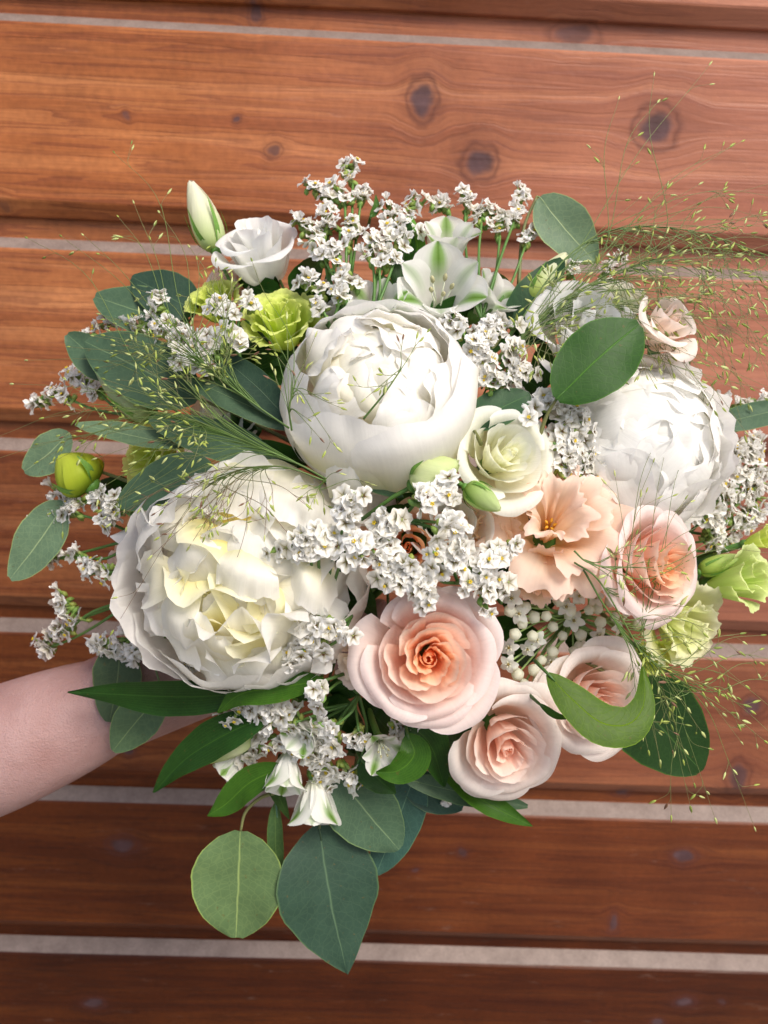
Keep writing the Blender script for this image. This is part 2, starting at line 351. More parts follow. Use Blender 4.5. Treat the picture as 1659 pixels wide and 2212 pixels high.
for k in range(-2, 9):
    zc = Z0-(k)*PITCHW                     # grey edge of this plank
    g = .0060                              # half height of the grey sloping edge
    zt = zc-g; r_ = .0165; hb = .0120      # depth of the lip behind the face, height of the bevel under the face
    zb = zc-PITCHW+g+.0165+hb              # where the face ends; the lip of the plank below shows under its bevel
    prof = [(.034, zt-.02), (.034, zc+g+.028), (r_, zc+g+.028), (r_, zc+g), (r_-.001, zc+g-.0006), (.0015, zt+.0012), (0, zt-.0008),
            (0, zb+.002), (.0007, zb+.0004), (r_-.0068, zb-hb+.0008), (r_-.0058, zb-hb), (.034, zb-hb)]
    X = np.linspace(-5, 5, 61); V = []; Fc = []; mi = []
    ph = rw.random()*9
    for x in X:
        wv = .0007*math.sin(x*7+ph)+.0004*math.sin(x*23+ph)
        for (yy, z_) in prof: V.append((x, yy, z_+wv))
    m_ = len(prof)
    for i in range(len(X)-1):
        for j in range(m_-1):
            Fc.append((i*m_+j, (i+1)*m_+j, (i+1)*m_+j+1, i*m_+j+1)); mi.append(1 if j == 4 else 0)
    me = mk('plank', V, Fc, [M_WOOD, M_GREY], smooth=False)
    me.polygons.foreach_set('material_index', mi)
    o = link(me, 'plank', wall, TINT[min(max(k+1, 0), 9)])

# ------------------------------------------------------------------ leaves and blades
def blade_grid(pts, w, nrmv, shape='round', cup=0.0, fold=0.0, nu=9, nv=17, wave=0.0, rng=None, twist=0.0, wf=4):
    c = spline(pts, nv); T = np.gradient(c, axis=0); T /= np.linalg.norm(T, axis=1)[:, None]
    v = np.linspace(0, 1, nv)
    if shape == 'round': W = np.sin(math.pi*np.clip(.015+.97*v**.85, 0, 1))**.62
    elif shape == 'spade': W = np.sin(math.pi*np.clip(.01+.985*v**.72, 0, 1))**.85*(1-.12*v)
    elif shape == 'diamond': W = np.interp(v, [0, .05, .2, .38, .55, .75, .92, 1], [.02, .30, .82, 1, .93, .60, .22, .01])
    elif shape == 'lance': W = np.sin(math.pi*(.02+.975*v**.8))**.9*(1-.15*v)+.02
    elif shape == 'tepal': W = (.14+.86*np.sin(math.pi*np.clip(v**1.35*.93, 0, 1))**.8)*np.sqrt(np.clip(1-np.clip((v-.82)/.19, 0, 1)**2, .03, 1))
    elif shape == 'petal': W = .25+.75*np.sin(math.pi*.5*np.clip(v*1.35, 0, 1)); W = W*np.sqrt(np.clip(1-np.clip((v-.72)/.29, 0, 1)**2, .02, 1))
    W = W*w
    u = np.linspace(-1, 1, nu); P = np.zeros((nu, nv, 3)); ph = rng.uniform(0, 6.28, 4) if rng is not None else np.zeros(4)
    n0 = np.asarray(nrmv, float)
    for j in range(nv):
        nn = nrm(n0-T[j]*np.dot(n0, T[j])); b = np.cross(T[j], nn)
        tw = twist*(v[j]-.3); b2 = b*math.cos(tw)+nn*math.sin(tw); n2 = nn*math.cos(tw)-b*math.sin(tw)
        for i in range(nu):
            uu = u[i]
            wv = wave*w*abs(uu)**1.5*math.sin(v[j]*wf*3+ph[0]+(0 if uu > 0 else ph[1]))+wave*.5*w*math.sin(uu*3+v[j]*4+ph[2])
            asy = 1+(.05*math.sin(v[j]*3+ph[3]) if uu > 0 else 0)+.012*math.sin(v[j]*31+ph[1])
            P[i, j] = c[j]+b2*uu*W[j]*asy+n2*(cup*uu*uu*W[j]+fold*abs(uu)*W[j]+wv)
    UV = np.stack(np.meshgrid((u+1)/2, v, indexing='ij'), -1)
    return P, UV
def put_grid(name, P, UV, mat, parent, loc=None, C=None, color=None):
    V = P.reshape(-1, 3)
    if loc is not None: V = V-np.asarray(loc)
    me = mk(name, V, grid_faces(P.shape[0], P.shape[1]), mat, None if C is None else C.reshape(-1, 3), UV.reshape(-1, 2))
    return link(me, name, parent, color)

TC = np.array(-F)                                # towards the camera
EUC1, EUC2, EUC3, EUC4 = (.056, .102, .060), (.108, .170, .100), (.098, .160, .064), (.026, .055, .036)
def euc_branch(label, stem, leaves, seed, group='eucalyptus branches', name='eucalyptus_branch'):
    "stem: px points; leaves: (base, tip, half width px, z, colour, dz tip, (nx, ny) lean, cup)"
    rng = np.random.default_rng(seed)
    sp = [P3(*p) for p in stem]; loc = sp[0]
    t = thing(name, loc, label, 'eucalyptus', group)
    mb = MB(); mb.tube(spline(sp, 14), [.0014, .0008], (.16, .17, .06), 6); mb.build('stem', M_STEM, t, loc)
    for (bx, by), (tx, ty), w, z, colr, dz, lean, cup in leaves:
        b = P3(bx, by, z); tp = P3(tx, ty, z+dz); mx, my = (bx+tx)/2, (by+ty)/2
        mid = P3(mx+rng.normal(0, w*.06), my+rng.normal(0, w*.06), z+dz*.5+abs(w)*.10)
        P, UV = blade_grid([b, mid, tp], w*dep(z)/FX, cdir(lean[0], lean[1], 1), 'diamond' if cup == .021 else 'round', cup, .06, wave=.045, rng=rng)
        cc = tuple(np.array(colr)*rng.uniform(.92, 1.08))
        lf = put_grid('leaf', P, UV, M_EUC, t, loc, color=cc)
        # petiole to the nearest stem point
        pts = spline(sp, 30); k = np.argmin(np.linalg.norm(pts-b, axis=1)); q = pts[k]
        mb = MB(); mm = (b+q)/2-TC*.001; mb.tube(spline([q, mm, b, b+(mid-b)*.25], 8), [.0008, .0006, .0003], np.array(colr)*np.array([2.2, 1.9, 1.4]), 5)
        mb.build('petiole', M_STEM, t, loc)
    return t
euc_branch('eucalyptus branch behind the white statice at upper left, two dark round leaves overlapping', [(600, 900, -330), (470, 780, -330), (400, 690, -345)],
           [((405, 700), (205, 640), 62, -330, EUC1, -20, (-.2, .5), .1), ((425, 672), (285, 598), 56, -335, EUC4, -20, (-.1, .3), .05)], 1)
euc_branch('eucalyptus branch at left with one very large dark blue green leaf under the fine grass', [(640, 960, -200), (520, 900, -190), (430, 862, -190)],
           [((428, 862), (184, 738), 76, -185, EUC1, -40, (-.3, .35), .04), ((250, 815), (145, 722), 42, -260, EUC1, -20, (-.2, .3), .1)], 2)
euc_branch('eucalyptus branch of narrow dark leaves tucked left of the round white peony', [(660, 980, -120), (630, 920, -110), (590, 860, -110)],
           [((622, 905), (462, 760), 36, -95, EUC4, -30, (-.2, .2), .1), ((640, 925), (395, 812), 34, -110, EUC1, -40, (.1, .6), -.15)], 3)
euc_branch('eucalyptus branch with a pale flat leaf and a dark leaf above the yellow green bud', [(640, 1010, -140), (520, 985, -150), (370, 955, -180)],
           [((400, 965), (163, 915), 29, -175, EUC2, -40, (0, .7), .15), ((600, 1000), (322, 905), 47, -130, EUC1, -50, (-.2, .4), .05)], 4)
euc_branch('eucalyptus branch of one dark leaf lying against the open peony', [(560, 1000, -120), (500, 1000, -120), (450, 1008, -130)],
           [((458, 1005), (256, 1090), 56, -115, EUC1, -40, (-.3, .1), .05)], 5)
euc_branch('eucalyptus sprig with two pale round leaves standing out at the far left', [(330, 1060, -300), (220, 1020, -330), (140, 1000, -340)],
           [((150, 935), (52, 1018), 46, -330, EUC2, -20, (-.2, .1), .08), ((140, 1085), (22, 1250), 56, -325, EUC2, -20, (-.3, 0), .08)], 6)
euc_branch('pale green round eucalyptus leaf hanging on a curved stalk at the bottom left', [(595, 1712, -250), (560, 1725, -250), (530, 1755, -245), (520, 1795, -240)],
           [((520, 1795), (509, 2026), 100, -240, EUC3, 10, (-.1, -.05), .03)], 7)
euc_branch('narrow folded eucalyptus leaf hanging between the two large bottom leaves', [(598, 1690, -270), (596, 1730, -270)],
           [((594, 1735), (602, 1948), 19, -275, (.06, .12, .04), -10, (.5, 0), -.2), ((604, 1860), (606, 1968), 10, -300, (.04, .10, .08), -5, (0, 0), 0)], 8)
euc_branch('eucalyptus branch ending in the largest dark leaf at the very bottom', [(700, 1640, -260), (695, 1720, -260), (690, 1790, -255)],
           [((688, 1775), (750, 2104), 110, -255, EUC4, 20, (.25, -.1), .021)], 9)
euc_branch('eucalyptus branch below the bouquet with broad blue green leaves right of the hanging white flowers', [(780, 1560, -250), (770, 1640, -260), (760, 1690, -270)],
           [((725, 1672), (862, 1835), 74, -240, EUC1, -10, (.1, -.1), .05), ((900, 1660), (812, 1890), 52, -300, (.035, .085, .068), -10, (.2, 0), .08),
            ((870, 1685), (1000, 1745), 40, -310, (.03, .07, .05), -10, (.1, .2), .08)], 10)
euc_branch('eucalyptus leaf edge on under the lowest blush rose', [(870, 1640, -240), (880, 1680, -240)],
           [((872, 1682), (1140, 1742), 25, -230, (.06, .11, .06), -10, (0, .35), .15)], 11)
euc_branch('eucalyptus sprig with one pale curled leaf standing highest at the right', [(1120, 620, -330), (1130, 500, -340), (1160, 424, -340)],
           [((1166, 426), (1285, 565), 56, -335, EUC2, -10, (-.1, .1), .12)], 12)
euc_branch('eucalyptus branch with one glossy dark oval leaf lying over the white flowers at right', [(1160, 960, -60), (1180, 900, -40), (1202, 862, -20)],
           [((1202, 862), (1382, 700), 77, -10, (.022, .070, .010), -30, (-.1, .1), .04)], 13)
euc_branch('eucalyptus sprig with a small dark leaf above the cream green rose', [(1040, 960, -20), (1025, 930, 0)],
           [((1010, 918), (1145, 852), 44, -45, (.028, .07, .03), -15, (-.1, .3), .06)], 14)
euc_branch('eucalyptus branch with one big dark leaf at lower right behind the grass', [(1250, 1420, -200), (1320, 1460, -230), (1372, 1490, -240)],
           [((1352, 1478), (1515, 1665), 98, -235, (.016, .046, .011), -10, (.1, -.1), .05)], 15)
euc_branch('eucalyptus leaf cut by the right edge of the picture', [(1480, 960, -250), (1560, 940, -270), (1740, 880, -290)],
           [((1730, 872), (1522, 922), 33, -275, EUC1, 10, (0, .6), -.1)], 16)
euc_branch('eucalyptus branch hanging by the wrist with two dull grey green leaves', [(420, 1380, -300), (360, 1370, -310), (300, 1385, -310)],
           [((262, 1385), (236, 1560), 58, -315, (.05, .08, .042), -10, (-.2, 0), .05), ((350, 1500), (244, 1622), 48, -300, (.065, .11, .055), -10, (-.1, -.1), .05)], 17)
euc_branch('thin eucalyptus leaf squeezed between the two big peonies', [(740, 1030, -30), (765, 1040, -10)],
           [((768, 1043), (872, 1074), 13, 0, (.05, .10, .055), -15, (0, .4), .2)], 18)
euc_branch('dark eucalyptus leaf behind the right hand grass plume near the green bud', [(1060, 760, -230), (1100, 700, -240)],
           [((1098, 705), (1215, 560), 42, -230, (.022, .058, .024), -10, (-.2, .1), .05)], 19)

def strap_leaf(label, pts, w, colr, lean=(0, 0), cup=.12, fold=.12, shape='lance', twist=0, seed=0, wave=.08, mat=None):
    P = [P3(*p) for p in pts]; rng = np.random.default_rng(seed+90); loc = P[0]
    t = thing('strap_leaf', loc, label, 'leaf', 'long glossy green leaves')
    G, UV = blade_grid(P, w*dep(pts[0][2])/FX, cdir(lean[0], lean[1], 1), shape, cup, fold, 11, 22, wave=wave, rng=rng, twist=twist)
    put_grid('leaf_blade', G, UV, mat or M_LEAF, t, loc, color=colr)
    mb = MB(); mb.tube(spline([P[0]-(P[1]-P[0])*.4-TC*.01, P[0], P[0]+(P[1]-P[0])*.3], 6), [.0012, .0009, .0004], (.06, .13, .03), 5); mb.build('stalk', M_STEM, t, loc)
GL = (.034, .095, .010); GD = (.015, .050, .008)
strap_leaf('long dark pointed leaf reaching left over the wrist under the open peony', [(540, 1500, -130), (400, 1505, -140), (280, 1500, -170), (147, 1494, -200)], 46, GD, (0, -.3), seed=1)
strap_leaf('dark green pointed leaf slanting down to the left below the statice, tip free', [(580, 1545, -120), (480, 1590, -150), (400, 1640, -180), (331, 1712, -210)], 46, GD, (-.3, .3), seed=2)
strap_leaf('lighter green leaf with a curled tip at lower left beside the hanging stalk', [(615, 1655, -170), (540, 1690, -190), (490, 1735, -210), (448, 1762, -220)], 36, GL, (-.2, .3), seed=3)
strap_leaf('dark leaf lying below the open peony above the big statice cluster', [(700, 1470, -70), (600, 1485, -80), (520, 1500, -90), (470, 1540, -110)], 36, GL, (0, .4), seed=4)
strap_leaf('short cupped leaf right of the bottom statice', [(880, 1585, -110), (895, 1630, -100), (860, 1665, -100), (812, 1668, -110)], 38, GL, (0, .1), seed=5, cup=.3)
strap_leaf('green leaf rolled at its end below the lowest blush rose', [(950, 1660, -200), (1030, 1720, -200), (1090, 1755, -200), (1150, 1785, -215)], 27, GL, (.1, .3), seed=6, cup=.35)
strap_leaf('large bright veined leaf curling across the half hidden blush rose', [(1183, 1455, -20), (1238, 1512, 5), (1302, 1562, 25), (1362, 1562, 20), (1392, 1515, -5), (1388, 1435, -40)], 47, (.045, .095, .002), (.05, .5), seed=7, cup=-.1, fold=0, shape='lance', wave=.03, mat=M_EUC)
strap_leaf('dark small leaf under the bottom statice cluster', [(780, 1640, -180), (815, 1680, -180), (855, 1715, -190)], 34, GD, (0, .1), seed=8)
strap_leaf('dark narrow leaf hanging behind the bottom white flowers', [(600, 1660, -240), (600, 1710, -250), (625, 1770, -260)], 18, (.03, .07, .015), (0, .1), seed=9)
strap_leaf('dark upright leaf left of the striped white flower at the top', [(880, 660, -230), (872, 570, -240), (880, 478, -250)], 30, GD, (-.2, .1), seed=10, shape='round')
strap_leaf('bright upright leaf rim behind the striped white flower at the top', [(900, 620, -250), (902, 540, -255), (890, 465, -260)], 22, (.07, .19, .02), (.3, 0), seed=11)
strap_leaf('short green leaf showing between the upper statice stems', [(860, 680, -210), (828, 620, -215), (812, 590, -220)], 24, GL, (-.1, .2), seed=12)
strap_leaf('small pointed green leaf behind the pale peach rose at right', [(1395, 790, -270), (1425, 778, -270), (1458, 765, -270)], 12, (.10, .24, .07), (0, .2), seed=13)
strap_leaf('green bract lying over the half hidden blush rose', [(1165, 1520, -60), (1200, 1545, -40), (1236, 1552, -40)], 8, GL, (0, .2), seed=14)
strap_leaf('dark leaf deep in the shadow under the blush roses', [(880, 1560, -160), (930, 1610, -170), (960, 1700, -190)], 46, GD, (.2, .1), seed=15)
strap_leaf('bright small leaf tip at the edge of the upper statice', [(800, 470, -290), (812, 450, -290), (812, 420, -292)], 9, GL, (.2, 0), seed=16)

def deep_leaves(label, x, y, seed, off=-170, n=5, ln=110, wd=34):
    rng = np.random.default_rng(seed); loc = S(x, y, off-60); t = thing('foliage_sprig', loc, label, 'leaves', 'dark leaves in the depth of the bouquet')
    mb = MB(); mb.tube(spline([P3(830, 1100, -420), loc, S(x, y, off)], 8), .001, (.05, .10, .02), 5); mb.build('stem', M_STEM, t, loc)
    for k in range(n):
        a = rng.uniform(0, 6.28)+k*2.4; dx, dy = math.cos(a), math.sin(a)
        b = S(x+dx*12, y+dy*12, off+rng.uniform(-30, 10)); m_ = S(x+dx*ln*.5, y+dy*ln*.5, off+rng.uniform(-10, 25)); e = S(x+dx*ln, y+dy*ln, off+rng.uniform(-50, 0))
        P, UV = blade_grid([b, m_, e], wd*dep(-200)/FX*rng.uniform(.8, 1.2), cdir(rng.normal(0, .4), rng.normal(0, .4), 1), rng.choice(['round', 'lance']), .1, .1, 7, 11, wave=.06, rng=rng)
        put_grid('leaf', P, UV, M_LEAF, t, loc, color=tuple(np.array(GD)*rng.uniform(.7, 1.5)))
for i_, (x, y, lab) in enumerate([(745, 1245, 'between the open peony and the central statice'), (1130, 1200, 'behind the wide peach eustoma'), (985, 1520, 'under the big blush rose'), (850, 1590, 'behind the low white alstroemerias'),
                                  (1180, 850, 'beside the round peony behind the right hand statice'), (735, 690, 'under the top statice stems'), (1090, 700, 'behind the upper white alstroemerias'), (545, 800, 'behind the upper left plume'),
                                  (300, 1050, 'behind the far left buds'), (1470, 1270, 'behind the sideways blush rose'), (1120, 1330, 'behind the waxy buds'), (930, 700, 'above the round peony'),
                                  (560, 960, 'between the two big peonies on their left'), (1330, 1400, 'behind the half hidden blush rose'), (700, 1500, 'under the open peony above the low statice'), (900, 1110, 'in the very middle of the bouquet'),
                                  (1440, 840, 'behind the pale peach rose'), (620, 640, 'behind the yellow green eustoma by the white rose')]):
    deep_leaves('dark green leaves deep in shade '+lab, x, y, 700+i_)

# ------------------------------------------------------------------ petals
def petal(rng, phi, wd, prof, nu=13, nv=11, rnd=.15, rp=2.6, spiral=0., ruf=.03, rf=3., eruf=0., ef=9., point=0., wbase=.5, tilt=0., ecurl=0., wk=1., ecut=.55):
    u = np.linspace(-1, 1, nu)[:, None]*np.ones((1, nv)); v = np.ones((nu, 1))*np.linspace(0, 1, nv)[None]
    ph = rng.uniform(0, 6.28, 8)
    E = 1-rnd*np.abs(u)**rp+point*np.clip(1-np.abs(u)*2.2, 0, 1)**1.5
    s = np.clip(v*E-eruf*(1.2 if ecut < .6 else .55)*(.5+.5*np.sin(u*ef*1.3+ph[0])+.5*np.sin(u*ef*2.9+ph[1]))*v**6, 0, 1.15)
    RZ = prof(s) if callable(prof) else bez(prof, s)
    Rr, Z = RZ[..., 0], RZ[..., 1]
    ang = phi+u*wd*(wbase+(1-wbase)*np.sin(np.clip(v*1.6, 0, 1)*math.pi/2))+.10*eruf*np.sin(v*7+ph[1])
    Rr = Rr*(1+spiral*u)
    n1 = np.sin(rf*u+ph[2]+1.5*v)*np.cos(2.4*v+ph[3])+.5*np.sin(rf*2.1*u+ph[4]-2*v)
    n2 = np.cos(rf*1.2*u+ph[5]+2*v)
    Rr = Rr+ruf*n1*v; Z = Z+ruf*.6*n2*v+tilt*u
    e = np.clip((v-ecut)/(1-ecut), 0, 1)**2
    Rr = Rr+eruf*e*(np.sin(ef*u+ph[6])+.45*np.sin(ef*2.3*u+ph[7]))
    Z = Z+eruf*.6*e*np.cos(ef*1.1*u+ph[7])
    Rr = Rr+ecurl*e*np.abs(u)**2
    wr = .006*np.sin(11*u+ph[1]+3*np.sin(4*v+ph[3]))*np.clip(v*1.3, 0, 1)+.004*np.sin(19*u+ph[5]+5*v)*v
    Rr = np.maximum(Rr+wr*wk, .004*wk)
    P = np.stack([Rr*np.cos(ang), Rr*np.sin(ang), Z], -1)
    UV = np.stack([(u+1)/2, v], -1)
    return P, UV
def frame(ax, ay, az, roll=0.):
    z = cdir(ax, ay, az); x = nrm(np.cross(U, z)); y = np.cross(z, x)
    c, s = math.cos(roll), math.sin(roll)
    return (c*x+s*y, -s*x+c*y, z)
def flower(name, label, cat, cx, cy, cz, axis, group, roll=0.):
    return thing(name, P3(cx, cy, cz), label, cat, group, frame(*axis, roll)), dep(cz)/FX
def add_petal(t, sc, P, UV, cols, rng, name='petal', mat=None, jit=.03, edgecol=None):
    v = UV[..., 1]; C = ramp(cols, v)*(1+rng.uniform(-jit, jit))
    if edgecol is not None:
        e = np.clip((v-.86)/.14, 0, 1)[..., None]*edgecol[1]; C = C*(1-e)+np.array(edgecol[0])*e
    return put_grid(name, P*sc, UV, mat or M_PETAL, t, None, C)
def base_parts(t, sc, r, depth=.9, col=(.07, .17, .03), sep=True):
    "green receptacle, sepals and stem below a flower (local z axis)"
    mb = MB(); z0 = -depth*r*sc
    mb.blob(np.array([0, 0, z0]), (r*.5*sc, r*.22*sc), [0, 0, 1], col, 8, 5, .7)
    mb.tube([[0, 0, z0], [0, 0, z0-.02], [0.002, 0, z0-.06]], [.0022, .0018], col, 7)
    mb.build('stem', M_STEM, t)

def rose(label, cx, cy, cz, r, axis, cols, n=30, seed=0, open_=1.0, roll=0., group='roses', cat='rose', inner=.0, eruf=.012, edgecol=None, outer_curl=1., name='rose', flat=1.0, point=.05, cup=0.0):
    t, sc = flower(name, label, cat, cx, cy, cz, axis, group, roll); rng = np.random.default_rng(seed); sc *= r
    for j in range(n):
        q = j/(n-1); phi = j*2.39996+rng.normal(0, .28)
        rr = (.035+.80*q**.85*open_)*(1+rng.normal(0, .03))
        zr = (.42+.16*math.sin(math.pi*min(1, q*1.5))-.42*q**2.2)*flat+cup*q
        out = (.02+.22*q**2*outer_curl)
        wdt = 1.75-1.0*q**.6
        if q > .72:   # outer petals roll back
            prof = [(.10, -.62), (rr*.95, -.55), (rr*.86, zr+.05), (rr+out, zr+.13), (rr+out+.13*outer_curl, zr-.03)]
        else:
            lean = .55+.40*q; prof = [(.03+.1*q, -.6), (rr*lean+.02, -.35), (rr*(lean+.12)+.01, zr-.20), (rr*1.14+.02, zr)]; zr += rng.normal(0, .02)
        if j < 3: prof = [(.02, -.3), (.07+.03*j, -.1), (.09+.03*j, zr-.12), (.015+.035*j, zr-.03)]; wdt = 2.2
        P, UV = petal(rng, phi, wdt*(1 if (q > .6 or j < 3) else rng.uniform(.55, 1)), prof, 21, 15, rnd=.12+.12*q, spiral=-.18+.13*q if q < .7 else -.03, ruf=.024-.006*q, rf=3.2, wk=.9-.6*q, eruf=eruf*(.8-.2*q), ef=6, point=point*q, tilt=rng.normal(.03, .03))
        qq = min(1, q*1.25); c = [np.array(a)*(1-qq)+np.array(b)*qq for a, b in zip(cols[0], cols[1])]
        add_petal(t, sc, P, UV, c, rng, edgecol=edgecol)
    base_parts(t, sc, 1, .62)
    return t, sc
W0, W1 = (.80, .78, .70), (.86, .855, .83)
# colour: ((base, mid, edge) of the innermost petals, the same for the outermost)
BLUSH = (((.97, .46, .15), (.97, .57, .27), (.96, .67, .43)), ((.95, .64, .45), (.93, .76, .70), (.91, .81, .79)))
PINK = (((.96, .50, .30), (.95, .63, .47), (.94, .74, .64)), ((.94, .76, .57), (.92, .81, .75), (.90, .85, .80)))
CREAM = (((.89, .88, .56), (.90, .90, .68), (.90, .90, .76)), ((.86, .87, .58), (.90, .90, .76), (.90, .90, .84)))
WHITE = (((.86, .85, .70), (.89, .885, .84), (.90, .90, .885)), ((.80, .82, .66), (.89, .89, .86), (.90, .90, .895)))
PEACHP = (((.95, .66, .46), (.94, .74, .60), (.94, .79, .69)), ((.94, .77, .60), (.93, .82, .73), (.93, .85, .80)))

rose('large blush rose with glowing peach orange heart facing the viewer, below the centre', 925, 1418, -35, 148, (.02, .06, 1), BLUSH, 32, 11, roll=.4, outer_curl=.9)
rose('blush rose with apricot centre at the right edge of the bouquet, turned sideways', 1408, 1222, -95, 122, (.50, .02, .87), (((.98, .44, .13), (.97, .55, .25), (.96, .65, .39)), BLUSH[1]), 28, 12, roll=1.1)
rose('lowest blush rose, creamy outer petals and a pointed pink heart', 1085, 1600, -140, 126, (.12, -.22, .97), PINK, 24, 13, roll=2.1, point=.1)
rose('blush rose half hidden behind the big curling leaf at lower right', 1278, 1510, -190, 122, (.25, -.05, .96), PINK, 26, 14, roll=.2)
rose('cream green rose with a tight spiral heart right of the round peony', 1085, 990, -30, 118, (.30, .22, .93), CREAM, 22, 15, open_=.92, roll=.8, eruf=.006)
rose('pure white rose standing at the upper left beside a pointed bud', 565, 556, -325, 104, (-.12, .72, .68), WHITE, 20, 16, open_=.85, roll=2.4, cup=.25, outer_curl=.8, eruf=.006, flat=1.2)
rose('wide white rose behind the dark oval leaf at upper right', 1252, 722, -160, 122, (.05, .45, .88), WHITE, 15, 17, roll=1.9, cup=.15, flat=1.1, eruf=.005)
rose('pale peach rose seen from the side at the right, beyond the white rose', 1434, 706, -160, 88, (.45, .35, .82), PEACHP, 13, 18, open_=.8, roll=1.5, cup=.15, eruf=.004)
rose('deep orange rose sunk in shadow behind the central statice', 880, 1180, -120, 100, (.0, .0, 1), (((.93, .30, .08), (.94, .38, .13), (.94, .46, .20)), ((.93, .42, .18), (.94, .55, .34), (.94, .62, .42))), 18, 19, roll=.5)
rose('peach rose peeking out under the white rose at upper left', 505, 615, -385, 62, (-.3, .3, .9), PEACHP, 14, 20)
rose('peach rose glimpsed behind the upper statice stems', 735, 640, -285, 62, (0, .3, .95), (((.9, .4, .2), (.9, .5, .35), (.9, .6, .45)), PEACHP[1]), 14, 21)
rose('pale peach rose mostly hidden behind the left edge of the open peony', 290, 1205, -330, 62, (-.4, .1, .9), PEACHP, 14, 22)

def arc_prof(a0, a1, rho, flare=0., z0=0.):
    def f(s):
        a = np.radians(a0+(a1-a0)*s); r = rho*(1+flare*np.clip((s-.8)/.2, 0, 1.3)**2)
        return np.stack([r*np.sin(a), r*np.cos(a)+z0], -1)
    return f
PW = [(.82, .81, .54), (.90, .88, .79), (.91, .90, .865), (.91, .90, .88)]
PI_ = [(.90, .82, .50), (.91, .88, .72), (.91, .895, .82), (.91, .90, .87)]
PY = [(.92, .76, .14), (.94, .85, .34), (.94, .89, .54), (.93, .91, .72)]
def cap_petal(rng, th, ph, rho, w_, h_, psi=0., curv=.5, tilt=0., ruf=.03, eruf=.03, nu=15, nv=13, notch=.12, sink=.5, roll=0.):
    """a petal lying over the flower's dome: centre at polar angle th, azimuth ph, distance rho; psi turns its free edge away from the pole;
    its far end sinks into the flower, the free edge lifts by tilt and rolls by roll"""
    c = np.array([math.sin(th)*math.cos(ph), math.sin(th)*math.sin(ph), math.cos(th)])
    up = nrm(np.array([-math.cos(th)*math.cos(ph), -math.cos(th)*math.sin(ph), math.sin(th)])); sd = np.cross(up, c)
    cs, sn = math.cos(psi), math.sin(psi); b_ = cs*up+sn*sd; a_ = np.cross(b_, c)
    u = np.linspace(-1, 1, nu)[:, None]*np.ones((1, nv)); v = np.ones((nu, 1))*np.linspace(0, 1, nv)[None]
    q = rng.uniform(0, 6.28, 8)
    wid = w_*(.35+.65*np.sin(np.clip(v*1.25, 0, 1)*math.pi/2))
    y = h_*(-1.3+2.3*v*(1-.20*np.abs(u)**2.4-notch*.5*(1+np.sin(u*4.5+q[0]))*np.clip(v*2-1, 0, 1)))
    x = u*wid*(1+.05*np.sin(6*v+q[1]))
    e = np.clip((v-.5)/.5, 0, 1)**1.6
    z = -curv*(x*x/(w_+.1)+.8*y*y/(h_+.1))-sink*np.clip(-y/h_-.2, 0, 2)**1.5*h_+tilt*e*h_-roll*np.clip(v-.8, 0, 1)**2*6*h_
    z = z+ruf*(np.sin(3.3*u+q[2]+2*v)+.6*np.sin(5*v+2*u+q[3]))*(.3+v)
    z = z+eruf*np.maximum(e, np.abs(u)**3)*(np.sin(6*u+q[4])*np.cos(5*v+q[5])+.5*np.sin(12*u+q[6]))
    x = x+eruf*.6*e*np.sin(7*v+5*u+q[7])
    P = c*rho+x[..., None]*a_+y[..., None]*b_+z[..., None]*c
    return P, np.stack([(u+1)/2, v], -1)
def net(rows, nu=25, nv=17, rng=None, ruf=3.0, edge=5.0, ze=6.0):
    "a petal through rows of px points, first row its free edge; ruffled in px"
    R_ = np.array([spline(r, nu) for r in rows], float)
    G = np.array([spline(R_[:, i], nv) for i in range(nu)])[:, ::-1]        # nu, nv: base -> edge
    u = np.linspace(-1, 1, nu)[:, None]; v = np.linspace(0, 1, nv)[None]; q = rng.uniform(0, 6.28, 8)
    e = np.clip((v-.6)/.4, 0, 1)**2
    G[..., 2] += ruf*(np.sin(3*u+q[0]+3*v)+.7*np.sin(5*v-2*u+q[1]))+ze*e*(np.sin(8*u+q[2])+.5*np.sin(15*u+q[3]))+.8*np.sin(17*u+4*v+q[4])
    G[..., 1] += edge*e*(np.sin(6*u+q[5])+.5*np.sin(13*u+q[6])+.3*np.sin(29*u+q[7]))
    P = np.array([[P3(*G[i, j]) for j in range(nv)] for i in range(nu)])
    return P, np.stack([(u+1)/2+0*v, v+0*u], -1)
def add_net(t, rows, cols, rng, **kw):
    P, UV = net(rows, rng=rng, **kw); loc = np.array(t.matrix_world.translation); M = np.array(t.matrix_world.to_3x3())
    add_petal(t, 1, (P-loc)@M, UV, cols, rng)
